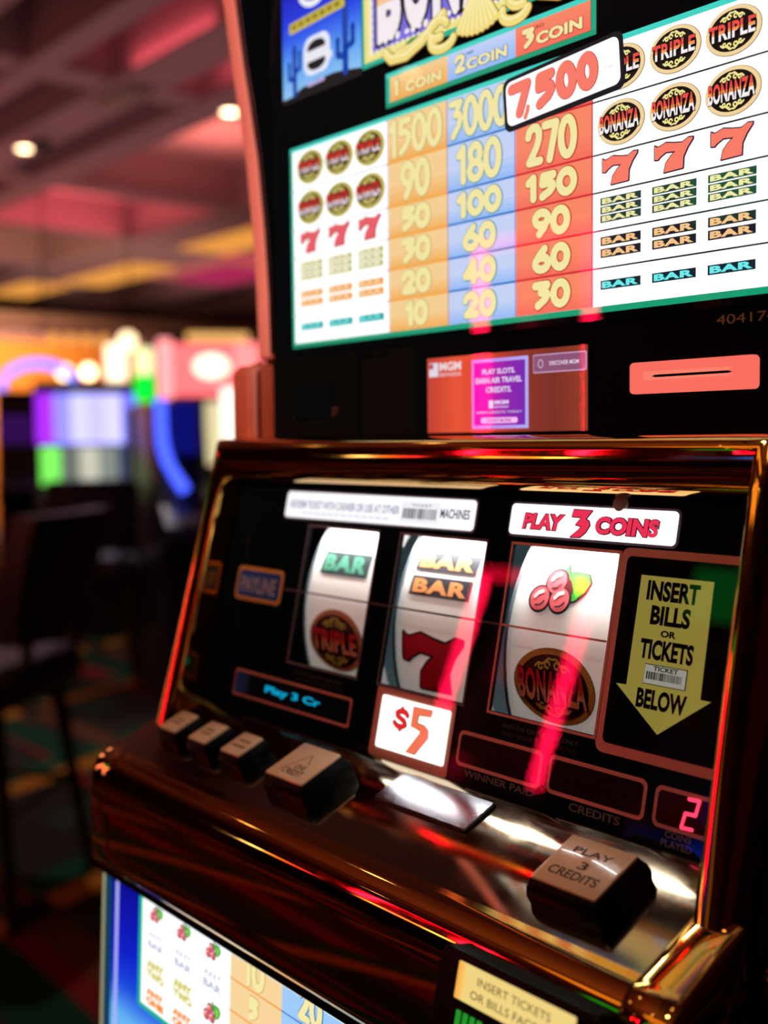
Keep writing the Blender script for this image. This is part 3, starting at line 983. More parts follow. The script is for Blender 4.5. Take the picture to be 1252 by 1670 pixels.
art = Art(REEL, .0030, lambda c: glow(c, 1.0))
art.text(0, (0, 176, 222), 'Play 3 Cr', -.3080, -.1810, -.3660, -.3535, bold=.03)
art.bands(0, [(4, 18, 46), (2, 8, 18)], -.385, -.350, -.374, -.345, 4, axis=0)
art.build('message_lettering', plate).__setitem__('label', 'glowing cyan message')
art = Art(REEL, .0030, lambda c: glow(c, 1.6))
LED = (255, 60, 96)
for p in ([(.3862, -.3488), (.3975, -.3482)], [(.3975, -.3482), (.3952, -.3615)], [(.3952, -.3620), (.3842, -.3625)], [(.3842, -.3625), (.3818, -.3758)], [(.3818, -.3762), (.3935, -.3756)]):
    art.stroke(0, LED, p, .0036)
art.build('coin_count_digit', plate).__setitem__('label', 'glowing red digit two')
mb = MB(REEL)
mb.lathe([(.0001, .0030), (.0060, .0028), (.0090, .0018), (.0098, 0)], .2575, -.0735, pbr('screw_grey', (150, 144, 128), .5), 16)
mb.build('lock_screw', plate, smooth=50)

# ---- the three reels
RR, RE, RV = .21, .016, -.2165
HALF = .0712
def reel_xf(xc):
    def f(a, s, c):
        th = s / RR
        return REEL(xc + a, RV + (RR + c) * sin(th), -(RE + RR) + (RR + c) * cos(th))
    return f
RIM = pbr('reel_rim_grey', (120, 132, 142), 0.3)
HUB = pbr('reel_hub_teal', (110, 140, 150), 0.4)
REEL_PRT = lambda c: pbr('reelprint_%d_%d_%d' % c, c, 0.4, spec=0.3)
for xc_, kind in ((-.2015, 'a'), (-.0090, 'b'), (.1840, 'c')):
    mb = MB(reel_xf(xc_))
    N = 60
    SA = RR * pi
    def arc(a, c):
        return [(a, -SA + 2 * SA * i / N, c) for i in range(N)]
    mb.loft([arc(-HALF, -.02), arc(-HALF, 0), arc(HALF, 0), arc(HALF, -.02), arc(-HALF, -.02)], REELW, caps=False)
    mb.loft([arc(-HALF - .003, -.03), arc(-HALF - .003, .0016), arc(-HALF + .001, .0016), arc(-HALF + .001, -.03), arc(-HALF - .003, -.03)], RIM, caps=False)
    mb.loft([arc(-HALF + .01, -.19), arc(-HALF + .01, -.03)], HUB, caps=False)
    reel = mb.build('reel', slot, smooth=40, weld=True)
    art = Art(reel_xf(xc_), .0006, REEL_PRT, strip=.006)
    tone = ((220, 150, 120), (210, 92, 60), (196, 30, 44))
    if kind == 'a':
        art.bar(1, (56, 74, 76), (92, 168, 142), -.0520, .0500, .0300, .0630)
        art.medal(1, 'TRIPLE', 0, -.0590, .0577, .0420, tone, (190, 130, 90), (34, 26, 20), (190, 180, 70), .0024)
    elif kind == 'b':
        for y in (.0515, .0190):
            art.bar(1, (62, 64, 72), (246, 166, 104), -.0545, .0525, y, y + .0250)
        art.seven(3, (196, 20, 52), (34, 26, 36), -.0530, .0530, -.0955, -.0270, .0032)
    else:
        art.medal(1, 'BONANZA', 0, -.0590, .0577, .0420, tone, (190, 146, 60), (30, 22, 18), (190, 180, 70), .0024)
        art.cherries(1, -.0090, .0430, .0400)
    art.build('symbol_strip', reel)
lamp('reel_lamp', 'AREA', REEL(0, -.1160, -.0070), 0.42, (1.0, 0.97, 0.94), .38, REEL(0, -.2000, -.045), .006)

# ---- button deck, bullnose and its end caps
mb = MB(DECKF)
mb.box(-.503, .4375, -.1430, 0, -.02, 0, DECK)
deck = mb.build('button_deck', slot)
deck['label'] = 'smudged metal button deck'
nose = [(.7357, -.4442), (.7310, -.4458), (.7255, -.4478), (.7195, -.4506), (.7140, -.4545), (.7095, -.4595), (.7060, -.4660), (.7035, -.4740), (.7015, -.4860), (.7000, -.5050), (.6990, -.5350), (.6990, -.5700), (.7000, -.5950), (.7030, -.6050), (.7090, -.6095), (.7300, -.6100)]
def inset(k):
    return [(.75 + (y - .75) * k, -.52 + (z + .52) * k) for y, z in nose]
def nose_rings(steps):
    return [[(a, y, z) for y, z in inset(k) + [(.80, -.6080), (.80, -.4200)]] for a, k in steps]
mb = MB(MACH)
mb.loft(nose_rings([(-.508, .80), (-.507, .90), (-.504, .97), (-.499, 1.0)] + [(-.499 + .936 * i / 16, 1.0) for i in range(1, 17)]), GOLD)
mb.build('deck_bullnose', slot, smooth=40).__setitem__('label', 'rounded gold front edge')
mb = MB(MACH)
full = [(.9, -.385), (.815, -.4105), (.7357, -.4425)]
cap = [(y, z + .0012) for y, z in ((.815, -.4118), (.775, -.4280))] + nose
rg = []
for a, k in ((.4385, .995), (.4392, 1.0), (.476, 1.0), (.483, .98), (.487, .94), (.489, .86)):
    rg.append([(a, .75 + (y - .75) * k, -.52 + (z + .52) * k) for y, z in cap + [(.815, -.6080)]])
mb.loft(rg, GOLD)
mb.build('deck_end_cap', slot, smooth=40)

def push_button(cx, b, w, d, h, name, lines, size):
    mb = MB(DECKF)
    def rg(g, z, r=.005):
        return [(x, y, z) for x, y in rrect(cx - w / 2 - g, cx + w / 2 + g, b - d / 2 - g, b + d / 2 + g, r, 3)]
    k = h / .03
    mb.loft([rg(.0065 * k, 0), rg(.0075 * k, .010 * k), rg(.0060 * k, .018 * k), rg(.0015, h - .0035), rg(.0005, h - .0028)], BLACK)
    o = mb.build(name, slot, smooth=35)
    mb = MB(DECKF)
    mb.loft([rg(.0, h - .0032, .003), rg(-.0002, h - .0006, .003), rg(-.0012, h, .003)], CAP)
    c = mb.build('button_cap', o, smooth=50)
    c['label'] = 'cream lettered cap'
    art = Art(DECKF, h + .0003, PRT)
    for s, x0, x1, y0, y1 in lines:
        if s == '/':
            art.stroke(0, (96, 74, 58), [(cx + x0, b + y0), (cx + x1, b + y1)], .0012)
        elif s == '-':
            art.rect(0, (140, 112, 86), cx + x0, cx + x1, b + y0, b + y1)
        else:
            art.text(0, (92, 84, 84), s, cx + x0, cx + x1, b + y0, b + y1, bold=.015)
    art.build('cap_lettering', o)
    return o
push_button(.3370, -.0790, .0760, .0660, .030, 'play_button', [('PLAY', -.022, .022, .012, .020), ('3', -.004, .006, -.006, .004), ('CREDITS', -.028, .028, -.021, -.010)], 1)
push_button(-.0990, -.0770, .0740, .0660, .030, 'credit_button', [('ONE', -.004, .016, -.012, -.004), ('CREDIT', -.016, .022, -.024, -.014), ('/', -.022, .002, -.020, .016), ('/', .002, .012, .016, .000)], 1)
for cx, ln in ((-.3980, [('-', -.010, .010, .002, .006), ('-', -.012, .012, -.006, -.002)]), (-.3190, [('-', -.010, .010, .002, .006), ('-', -.012, .012, -.006, -.002)]), (-.2370, [('-', -.012, .014, .003, .008), ('-', -.014, .016, -.008, -.003)])):
    push_button(cx, -.0770, .0440, .0430, .025, 'small_button', ln, 1)
mb = MB(DECKF)
mb.prism(rrect(.0105, .1600, -.0665, -.0145, .003), 0, .0032, pbr('plate_black', (26, 16, 16), 0.4))
mb.prism(rrect(.0115, .1590, -.0655, -.0155, .003), .0032, .0042, CHROME)
bp = mb.build('blank_button_plate', slot, bevel=.0004)
bp['label'] = 'flat bright metal plate'

# ---- ticket and bill acceptor
ACC = plane_frame(.680, -.460, ATILT)
mb = MB(ACC)
mb.loft([[(x, y, c) for x, y in rrect(.2575 - g, .4445 + g, -.20 - g, .0015 + g, .012)] for g, c in ((0, -.06), (0, -.004), (-.0015, -.001), (-.004, 0))], BLACK)
acc = mb.build('ticket_acceptor', slot, smooth=40)
mb = MB(ACC)
mb.prism(rrect(.2840, .4180, -.0392, -.0070, .002), 0, .0010, glow((246, 216, 132), 0.95))
mb.build('acceptor_sign', acc).__setitem__('label', 'amber lit sign')
art = Art(ACC, .0012)
art.text(0, (60, 46, 24), 'INSERT TICKETS', .3092, .3930, -.0208, -.0138, bold=.0)
art.text(0, (60, 46, 24), 'OR BILLS FACE UP', .3030, .3985, -.0335, -.0265, bold=.0)
art.bands(0, [(250, 170, 60), (246, 216, 132)], .2842, .2960, -.0390, -.0072, 5, axis=0)
art.build('sign_lettering', acc)
mb = MB(ACC)
for k in range(4):
    mb.box(.2900 + k * .0085, .2950 + k * .0085, -.075, -.0480, 0, .0014, glow((50, 200, 60), 0.5))
mb.build('guide_light', acc).__setitem__('label', 'green guide lights')

# ---- belly glass
mb = MB(BELLY)
mb.box(-.525, .495, -.75, .012, -.006, -.001, INK)
belly = mb.build('belly_glass', slot)
belly['label'] = 'backlit lower glass'
mb = MB(MACH)
mb.box(-.53, -.522, .7265, .74, -1.5, -.612, BLACK)
mb.box(-.53, .50, .7100, .74, -.6235, -.6105, BLACK)
mb.build('belly_frame', slot, bevel=.001)
art = Art(BELLY, 0)
art.rect(0, (150, 146, 110), -.5215, -.5120, -.72, .000)
art.bands(0, [(130, 200, 250), (96, 176, 244), (20, 70, 220), (4, 30, 200), (4, 18, 176), (4, 14, 150)], -.490, .49, -.235, .001, 30)
art.rect(0, (130, 200, 250), -.490, .49, -.72, -.235)
art.rect(1, (178, 178, 246), -.4780, -.4690, -.30, .000)
art.rect(1, (8, 60, 90), -.5100, -.4900, -.72, .000)
bz0 = -.1460
art.rr(2, (24, 178, 150), -.4065, .4065, bz0 - .008, .030, .006)
art.rect(3, (252, 252, 255), -.3950, .3950, bz0, .001)
brow = [-.0000, -.0285, -.0690, -.1130, bz0]
bcols = [(-.1690, -.0590, (250, 214, 158)), (-.0590, .0560, (160, 204, 250)), (.0560, .1690, (250, 120, 96))]
for a, b, c in bcols:
    art.rect(4, c, a, b, bz0, .001)
for z in brow[1:-1]:
    art.rect(5, (214, 216, 226), -.3950, -.1690, z - .0006, z + .0006)
    art.rect(5, (246, 150, 40), -.1690, -.0590, z - .0010, z + .0010)
    art.rect(5, (30, 100, 190), -.0590, .0560, z - .0008, z + .0008)
    art.rect(5, (200, 30, 40), .0560, .1690, z - .0008, z + .0008)
for k, x in enumerate((-.3530, -.2805, -.2080)):
    art.cherries(5, x, -.0110, .0165)
    art.text(6, (206, 208, 226), 'ANY', x - .022, x + .022, -.0455, -.0360, bold=.04)
    art.text(6, (186, 190, 214), 'BAR', x - .022, x + .022, -.0600, -.0490, bold=.04)
    if k < 2:
        art.text(6, (214, 206, 110), 'ANY', x - .025, x + .025, -.0890, -.0760, bold=.09)
        art.text(6, (214, 206, 110), 'TWO', x - .025, x + .025, -.1030, -.0900, bold=.09)
        art.text(6, (246, 150, 60), 'ANY', x - .025, x + .025, -.1270, -.1165, bold=.09)
        art.text(6, (246, 150, 60), 'ONE', x - .025, x + .025, -.1400, -.1285, bold=.09)
    else:
        art.cherries(5, x, -.0900, .0190)
        art.cherries(5, x, -.1290, .0165)
for (a, b, _), ss, oc in zip(bcols, (('10', '5', '2'), ('20', '40', '10'), ('30', '15', '6')), ((216, 180, 110), (50, 130, 190), (190, 60, 30))):
    for s, z1, z0 in ((ss[0], .020, -.024), (ss[1], -.033, -.063), (ss[2], -.075, -.108)):
        m = (a + b) / 2
        w = .046 if len(s) == 2 else .024
        art.num(8, CREAM, s, m - w / 2, m + w / 2, z0, z1, .0090, oc, .0014)
art.build('lower_pay_table', belly)
mb = MB(lambda a, b, c: MACH(.4885 + c, .855 + a, -.470 + b))
mb.lathe([(.0001, .014), (.016, .012), (.020, .007), (.020, 0)], 0, 0, GOLD, 18)
mb.build('side_lock', slot, smooth=40)
for s in (-1, 1):
    mb = MB(MACH)
    lo, hi = (.470, .4865) if s > 0 else (-.5000, -.4840)
    mb.prism([(.955, -.004), (.84, -.44), (.84, -.605), (1.6, -.605), (1.6, -.004)], lo, hi, SATIN, 'a')
    mb.build('cabinet_side', slot, bevel=.001)

# ------------------------------------------------------------------ machines, seats and lights around the floor
DARK = pbr('cabinet_black', (20, 19, 22), 0.3)
NAVY = pbr('cabinet_navy', (22, 24, 52), 0.35)
def local(root):
    M4 = root.matrix_world.copy()
    return lambda a, b, c: M4 @ Vector((a, b, c))

def floor_machine(name, label, loc, rz, w=.62, h=1.75, group=None, upper=None, lower=None, topper=None, body=DARK, depth=.6):
    """cabinet facing local -Y: base, deck, lower and upper screens"""
    t = thing(name, label, 'slot machine', loc, rz, group)
    X = local(t)
    mb = MB(X)
    mb.prism([(0, 0), (-.14, 0), (-.14, .70), (-.30, .76), (-.30, .84), (-.10, .92), (.02, 1.30), (.06, h), (depth, h), (depth, 0)], -w / 2, w / 2, body, 'a')
    mb.build('cabinet', t, bevel=.012, smooth=40)
    for k in range(4 if w > .3 else 1):
        mb = MB(X)
        c = (k - 1.5) * .12 if w > .3 else 0
        mb.box(c - .04, c + .04, -.27, -.2, .83, .875, pbr('soft_button', (150, 140, 150), .4))
        mb.build('button', t)
    def tilted(z0, z1, y0, y1, x0, x1, mats, nm, lab=None):
        mb = MB(X)
        n = len(mats)
        for i, m in enumerate(mats):
            a, b = x0 + (x1 - x0) * i / n, x0 + (x1 - x0) * (i + 1) / n
            mb.add([(a, y0 - .02, z0), (b, y0 - .02, z0), (b, y1 - .02, z1), (a, y1 - .02, z1), (a, y0 + .05, z0), (b, y0 + .05, z0), (b, y1 + .05, z1), (a, y1 + .05, z1)],
                   [(0, 1, 2, 3), (4, 7, 6, 5), (0, 4, 5, 1), (1, 5, 6, 2), (2, 6, 7, 3), (3, 7, 4, 0)], m)
        o = mb.build(nm, t)
        if lab: o['label'] = lab
    if lower:
        z0, z1 = lower[2:] if len(lower) > 2 else (.94, 1.17)
        tilted(z0, z1, -.10 + (z0 - .92) * .3, -.10 + (z1 - .92) * .3, -w / 2 + .03, w / 2 - .03, lower[0], 'lower_screen', lower[1])
    if upper:
        tilted(upper[2], upper[3], .0, .05, -w / 2 + .01, w / 2 - .01, upper[0], 'upper_screen', upper[1])
    if topper:
        topper(t, X)
    return t

FACE = rad(66)
# machine with the violet screen
def arc_topper(t, X):
    mb = MB(X)
    pts = [(-.46 - .15 * cos(pi * k / 12), .1, 1.30 + .22 * sin(pi * k / 12) + (.0 if k else -.15)) for k in range(9)]
    mb.tube(pts, .030, glow((84, 110, 255), 2.0), 8)
    mb.build('neon_arch', t).__setitem__('label', 'blue neon arch')
floor_machine('video_slot', 'slot machine with a glowing violet screen over a small green lit screen', (-6.55, 3.14, 0), FACE, .64, 1.58,
              upper=([glow((168, 40, 246), 1.3), glow((140, 130, 255), 1.5), glow((186, 184, 255), 1.6), glow((176, 170, 255), 1.6), glow((190, 186, 255), 1.6), glow((112, 110, 255), 1.4)], 'violet screen', 1.185, 1.50),
              lower=([glow((120, 236, 90), 1.3), glow((120, 130, 120), .8), glow((206, 204, 186), 1.0), glow((150, 160, 150), .8), glow((40, 56, 110), .8)], 'green and grey screen'))
t = floor_machine('arcade_slot', 'dark slot machine under a blue neon arch, left of the violet screen', (-8.72, 3.73, 0), FACE, .60, 1.62, upper=([glow((70, 20, 110), .5), glow((150, 30, 90), .5)], 'dim purple screen', 1.19, 1.42))
X = local(t)
mb = MB(X)
mb.tube([(-.25 + .28 - .30 * cos(pi * k / 10), .1, 1.62 + .22 * sin(pi * k / 10) - (.16 if k == 0 else 0)) for k in range(11)], .035, glow((92, 120, 255), 2.2), 8)
mb.build('neon_arch', t).__setitem__('label', 'blue neon arch')
t = floor_machine('corner_slot', 'dark slot machine with a magenta lit edge at the left end of the row', (-7.0, 2.16, 0), FACE, .55, 1.5, body=DARK)
X = local(t)
mb = MB(X)
mb.tube([(.29, -.12, .95), (.285, -.03, 1.1), (.28, .0, 1.28), (.28, .02, 1.42)], .02, glow((150, 40, 170), .8), 8)
mb.ball(.285, -.01, 1.24, .04, glow((255, 40, 80), 1.0))
mb.build('edge_light', t)

# pink cabinet with the white oval sign
def pink_sign(t, X):
    P, Wt, Ye = glow((255, 108, 112), 1.6), glow((255, 236, 220), 2.0), glow((255, 190, 110), 1.1)
    mb = MB(X)
    mb.box(-.30, .34, -.02, .10, 1.48, 1.80, P)
    mb.build('marquee', t).__setitem__('label', 'pink lit marquee')
    mb = MB(X)
    mb.prism([(p[0], p[1]) for p in ellipse(.02, 1.66, .11, .075, 20)], -.05, -.02, glow((255, 246, 214), 2.0), 'b')
    mb.build('oval_sign', t)
    mb = MB(X)
    mb.box(-.12, .26, .0, .09, 1.82, 1.87, Ye)
    mb.build('crown_light', t)
    for nm, x, z0, z1, m in (('light_column', -.27, 1.46, 1.82, glow((255, 150, 150), 1.8)), ('light_column', .14, 1.06, 1.52, Wt), ('light_column', .23, 1.06, 1.80, glow((255, 130, 130), 1.8))):
        mb = MB(X)
        mb.tube([(x, -.09, z0), (x, -.09, (z0 + z1) / 2), (x, -.09, z1)], .045 if z0 > 1.4 else .07, m, 10)
        mb.build(nm, t)
    mb = MB(X)
    mb.box(-.02, .10, -.06, .02, 1.0, 1.44, glow((236, 220, 170), 1.0))
    mb.build('side_screen', t)
floor_machine('neon_slot', 'tall pink neon slot machine with a white oval sign', (-6.10, 3.74, 0), rad(64), .70, 1.84, topper=pink_sign)
# dark machine with curved blue light edge, in front of the pink one
t = floor_machine('curved_slot', 'dark slot machine with a curved blue light strip in front of the pink one', (-4.415, 2.535, 0), rad(70), .20, 1.36, body=NAVY)
X = local(t)
mb = MB(X)
mb.tube([(-.075, -.06, 1.38), (-.075, -.06, 1.28), (-.07, -.06, 1.18), (-.05, -.08, 1.10), (-.02, -.10, 1.04), (.015, -.12, .98)], .024, glow((70, 90, 255), 2.2), 10)
mb.build('light_strip', t).__setitem__('label', 'blue light strip')
mb = MB(X)
mb.box(-.03, .09, -.05, 0, 1.14, 1.37, glow((16, 24, 150), .5))
mb.build('side_screen', t)
# green and white call light on its own dark post machine
t = floor_machine('tower_slot', 'black slot machine topped by a green call light', (-5.70, 3.08, 0), rad(66), .20, 1.40, depth=.20)
X = local(t)
for nm, z0, z1, m in (('green_lamp', 1.42, 1.57, glow((0, 214, 50), 1.6)), ('white_lamp', 1.575, 1.72, glow((246, 236, 170), 1.6))):
    mb = MB(X)
    mb.lathe([(.05, z0), (.055, z0 + .01), (.055, z1 - .01), (.045, z1)], -.0, .0, m, 16)
    mb.build(nm, t)

# the machine across the aisle that shows up red in the glass
t = floor_machine('red_edged_slot', 'slot machine outlined in red neon, seen only mirrored in the reel glass', (-3.40, -3.02, 0), pi, .60, 1.95, depth=.5,
                  upper=([glow((60, 40, 24), .35)], 'dim amber screen', 1.25, 1.60), lower=([glow((255, 200, 130), 8), glow((255, 140, 60), 5), glow((255, 120, 120), 6), glow((255, 170, 90), 6)], 'amber screen', .90, 1.05))
X = local(t)
RED = glow((255, 12, 66), 48)
for s in (-1, 1):
    mb = MB(X)
    mb.tube([(s * .325, -.08, 1.19), (s * .325, -.08, 1.35), (s * .325, -.08, 1.6), (s * .325, -.08, 2.06)], .025, RED, 10)
    mb.build('neon_edge', t)
mb = MB(X)
mb.tube([(-.325, -.08, 2.08), (0, -.08, 2.08), (.325, -.08, 2.08)], .028, glow((255, 8, 52), 12), 10)
mb.build('neon_top', t)
t = floor_machine('green_lit_slot', 'slot machine with green and blue lights, seen only mirrored in the reel glass', (-2.35, -3.05, 0), pi, .60, 1.95, depth=.5,
                  upper=([glow((16, 40, 190), 1.2), glow((60, 40, 60), .5)], 'dim blue screen', 1.25, 1.60), lower=([glow((30, 60, 230), 3), glow((30, 40, 120), 1.5)], 'blue screen'))
X = local(t)
mb = MB(X)
mb.box(-.05, .28, -.06, .0, 2.02, 2.22, glow((0, 170, 60), 2.2))
mb.build('green_topper', t)
floor_machine('unseen_honey_slot', 'unseen slot machine with dim honey coloured lightbox, added to tint the gold frame', (-1.62, -3.05, 0), pi, .60, 2.35, depth=.5,
              upper=([glow((255, 180, 80), .22), glow((255, 150, 60), .12)], 'added dim honey lightbox', 1.25, 2.3))  # emitter added out of view so the gold rail reflects amber
t = floor_machine('amber_lit_slot', 'slot machine with amber screens, seen only mirrored in the gold frame', (-4.35, -3.02, 0), pi, .62, 1.45, depth=.5,
                  upper=([glow((255, 150, 60), 5), glow((255, 90, 60), 4), glow((255, 200, 120), 5)], 'amber screen', 1.10, 1.14), lower=([glow((255, 60, 90), 3), glow((255, 150, 60), 3), glow((255, 240, 225), 7)], 'rose and white screen', .90, 1.05))
t = floor_machine('unseen_rose_slot', 'unseen slot machine with rose light columns, added for glints on the gold frame', (-5.7, -1.3, 0), rad(112), .62, 1.9, depth=.5, upper=([glow((255, 120, 110), 3)], 'added rose screen', 1.25, 1.7))  # emitter added out of view to put pink glints on the rail
X = local(t)
for s in (-1, 1):
    mb = MB(X)
    mb.tube([(s * .33, -.08, .7), (s * .33, -.08, 1.3), (s * .33, -.08, 1.95)], .06, glow((255, 150, 130), 5), 10)
    mb.build('light_column', t)
mb = MB(X)
mb.lathe([(.07, 1.95), (.08, 1.97), (.08, 2.18), (.06, 2.2)], 0, .1, glow((0, 214, 50), 4), 14)
mb.build('green_lamp', t)

# round-backed stools
LEATHER = pbr('dark_leather', (58, 54, 70), 0.5)
LEGM = pbr('dark_leg_metal', (24, 22, 22), 0.4)
def stool(label, loc, rz):
    t = thing('casino_chair', label, 'chair', loc, rz, None)
    X = local(t)
    mb = MB(X)
    mb.loft([[(x, y, z) for x, y in rrect(-.22 - g, .22 + g, -.21 - g, .21 + g, .09, 4)] for z, g in ((.54, -.03), (.56, 0), (.61, .01), (.645, -.01), (.655, -.06))], LEATHER)
    mb.build('seat', t, smooth=50)
    mb = MB(X)
    mb.loft([[(x * .21 * (1 - .25 * abs(v) ** 3), .21 + .05 * v + .02 - .05 * (1 - x * x) * 0 + d + .03 * x * x * -1, .70 + .20 + .20 * v) for x, d in [(k / 5 - 1, 0) for k in range(11)] + [(1 - k / 5, .06) for k in range(11)]] for v in (-1, -.85, -.5, 0, .35, .5, .58, .62)], LEATHER)
    mb.build('backrest', t, smooth=50)
    for sx in (-1, 1):
        mb = MB(X)
        mb.tube([(sx * .13, .20, .58), (sx * .13, .22, .70), (sx * .13, .24, .80)], .015, LEGM, 8)
        mb.build('back_post', t)
        for sy in (-1, 1):
            mb = MB(X)
            mb.tube([(sx * .15, sy * .14, .56), (sx * .18, sy * .17, .28), (sx * .21, sy * .20, 0.0)], [.020, .018, .015], LEGM, 8)
            mb.build('leg', t)
    mb = MB(X)
    mb.tube([(.175 * cos(2 * pi * k / 4 + pi / 4) * 1.41, .165 * sin(2 * pi * k / 4 + pi / 4) * 1.41, .28) for k in range(5)], .010, LEGM, 8)
    mb.build('foot_rail', t)
    return t
stool('dark round backed chair nearest the slot machine, standing on the patterned carpet', (-2.90, 1.06, 0), rad(-52))
stool('dark chair pushed up to the slot machine with the violet screen', (-5.02, 2.40, 0), rad(-112))

# warm lights near the far wall
BULB = glow((255, 224, 170), 6)
for k, (x, y, z, lab) in enumerate(((-9.51, 4.35, 1.82, 'left one of the two round white wall bulbs above the violet screen'), (-9.37, 4.51, 1.82, 'right one of the two round white wall bulbs above the violet screen'))):
    t = thing('wall_bulb', lab, 'lamp', (x, y, 0), 0)
    mb = MB(); mb.ball(x, y, z, .065, BULB); mb.build('globe', t, smooth=60)
    mb = MB(); mb.tube([(x, y, 0), (x, y, .9), (x, y, z - .05)], .015, LEGM, 8); mb.build('post', t)
t = thing('pillar_lamp', 'tall glowing white tube lamp beside the orange wall', 'lamp', (-8.29, 4.23, 0), 0)
mb = MB(); mb.lathe([(.075, 1.55), (.08, 1.57), (.08, 1.95), (.07, 1.97)], -8.29, 4.23, glow((255, 226, 190), 2.6), 16); mb.build('shade', t, smooth=40)
mb = MB(); mb.lathe([(.12, 0), (.12, .02), (.02, .04), (.02, 1.55)], -8.29, 4.23, LEGM, 16); mb.build('stand', t, smooth=40)
mb = MB(); mb.ball(-8.24, 4.31, 2.0, .075, glow((255, 220, 170), 3.0)); mb.build('globe', t, smooth=60)
GOLDWALL = pbr('honey_panel', (214, 140, 60), 0.7)
for k, (x, y, w, d, lab) in enumerate(((-13.2, 3.9, 1.5, .4, 'broad honey coloured wall column at the far left'), (-13.6, 6.2, 2.4, .3, 'honey coloured wall panel behind the white bulbs'))):
    t = thing('wall_column', lab, 'column', (x, y, 0), 0)
    mb = MB(); mb.box(x - d / 2, x + d / 2, y - w / 2, y + w / 2, .16, 2.45, GOLDWALL); mb.build('shaft', t, bevel=.02)
    mb = MB(); mb.box(x - d / 2 - .05, x + d / 2 + .05, y - w / 2 - .05, y + w / 2 + .05, 0, .16, BEAM); mb.build('base', t, bevel=.01)
    mb = MB(); mb.box(x - d / 2 - .05, x + d / 2 + .05, y - w / 2 - .05, y + w / 2 + .05, 2.45, 2.6, BEAM); mb.build('capital', t, bevel=.01)
mb = MB()
mb.box(-14.6, -13.0, 2.0, 9.0, 2.61, 2.74, pbr('dark_header', (90, 66, 62), .8))
structure(mb.build('trim_1'))
mb = MB()
t = thing('lamp_rail', 'rail of four small amber bulbs over the honey panel', 'light fixture', (-11.4, 5.5, 0), 0)
mb.v, mb.f, mb.m = [], [], []
mb.box(-11.45, -11.35, 4.9, 6.1, 2.36, 2.40, BEAM); mb.build('rail', t)
for k in (-1, 1):
    mb = MB(); mb.tube([(-11.4, 5.5 + k * .5, 2.40), (-11.4, 5.5 + k * .5, 3.1), (-11.4, 5.5 + k * .5, ZC + .42)], .010, LEGM, 8); mb.build('hanger', t)
for k in range(4):
    mb = MB(); mb.ball(-11.4, 5.10 + k * .19, 2.30, .06, glow((255, 170, 80), 1.2)); mb.build('bulb', t, smooth=60)

# ceiling fixtures
def downlight(x, y, lab, s=16):
    t = thing('downlight', lab, 'ceiling light', (x, y, ZC), 0, 'round ceiling downlights')
    mb = MB(); mb.lathe([(.085, ZC), (.085, ZC - .015), (.06, ZC - .02), (.055, ZC - .005)], x, y, pbr('lamp_trim', (200, 180, 170), .4), 20); mb.build('trim_ring', t, smooth=40)
    mb = MB(); mb.lathe([(.0001, ZC - .012), (.055, ZC - .012), (.055, ZC - .004)], x, y, glow((255, 216, 170), s), 16); mb.build('lens', t)
    return t
downlight(-7.07, 4.57, 'small round ceiling downlight close to the salmon edge of the slot machine')
downlight(-8.96, 3.81, 'round ceiling downlight beside the dark camera dome')
downlight(-16.32, 7.07, 'dim distant downlight over the amber ceiling glow', 4)
for x, y in ((-4.2, -1.0), (-2.2, -1.9), (-.6, -1.2), (.9, -1.9), (-1.2, -4.2), (-3.4, -4.4), (-5.6, -4.2), (.9, -4.4), (-.55, .1), (-3.0, .2)):
    downlight(x, y, 'round ceiling downlight over the aisle, seen only as glints on the gold trim')
t = thing('camera_dome', 'small dark ceiling camera dome beside a downlight', 'security camera', (-8.62, 3.80, ZC), 0)
mb = MB(); mb.lathe([(.13, ZC), (.13, ZC - .02), (.10, ZC - .03)], -8.62, 3.80, CEIL, 20); mb.build('mount', t, smooth=40)
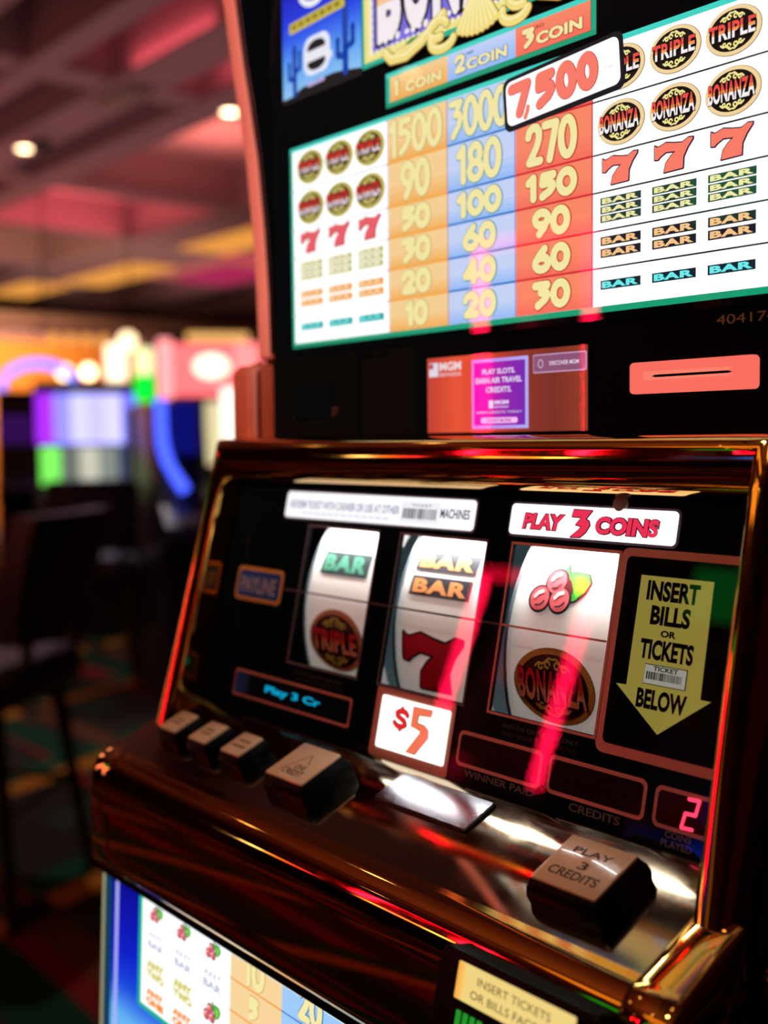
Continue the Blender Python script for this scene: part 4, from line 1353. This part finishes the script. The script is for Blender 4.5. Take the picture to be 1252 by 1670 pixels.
mb = MB(); mb.lathe([(.09, ZC - .03), (.08, ZC - .08), (.05, ZC - .11), (.001, ZC - .12)], -8.62, 3.80, DARK, 20); mb.build('dome', t, smooth=60)
t = thing('air_vent', 'dark slotted air vent in the plum ceiling', 'vent', (-7.19, 3.72, ZC), 0)
mb = MB(); mb.box(-7.45, -6.95, 3.70, 3.88, ZC - .03, ZC - .012, DARK); mb.build('grille', t)
mb = MB(); mb.box(-7.48, -6.92, 3.67, 3.91, ZC - .012, ZC, BEAM); mb.build('trim', t)
for k, (x, y, l, lab) in enumerate(((-17.0, 7.2, 1.6, 'amber glowing ceiling slot above the honey wall, farthest left'), (-14.8, 7.6, 2.2, 'amber glowing ceiling slot in the middle of the row'), (-11.3, 7.5, 1.9, 'amber glowing ceiling slot nearest the slot machine'), (-1.6, -3.0, 3.4, 'long amber ceiling slot over the aisle, mirrored in the gold front edge'), (-1.6, -4.6, 3.4, 'second long amber ceiling slot, farther behind the aisle, mirrored in the gold front edge'))):
    t = thing('cove_light', lab, 'ceiling light', (x, y, ZC), 0)
    mb = MB(); mb.box(x - l / 2, x + l / 2, y - .34, y + .34, ZC - .05, ZC - .02, glow((255, 168, 74), .85 if x < -5 else 1.6)); mb.build('diffuser', t)
    mb = MB(); mb.box(x - l / 2 - .04, x + l / 2 + .04, y - .38, y + .38, ZC - .02, ZC + .0, BEAM); mb.build('housing', t)
t = thing('magenta_sign', 'magenta glowing ceiling sign beyond the amber slots', 'sign', (-13.63, 8.71, ZC), 0)
mb = MB(); mb.box(-14.3, -13.0, 8.3, 9.1, ZC - .12, ZC - .04, glow((196, 40, 96), .7)); mb.build('face', t)
mb = MB(); mb.box(-14.6, -12.7, 8.0, 9.4, ZC - .04, ZC, glow((236, 120, 110), .5)); mb.build('halo_tray', t)
for k in (-1, 1):
    mb = MB(); mb.tube([(-13.65 + k * .7, 8.7, ZC), (-13.65 + k * .7, 8.7, ZC + .42)], .012, LEGM, 8); mb.build('hanger', t)
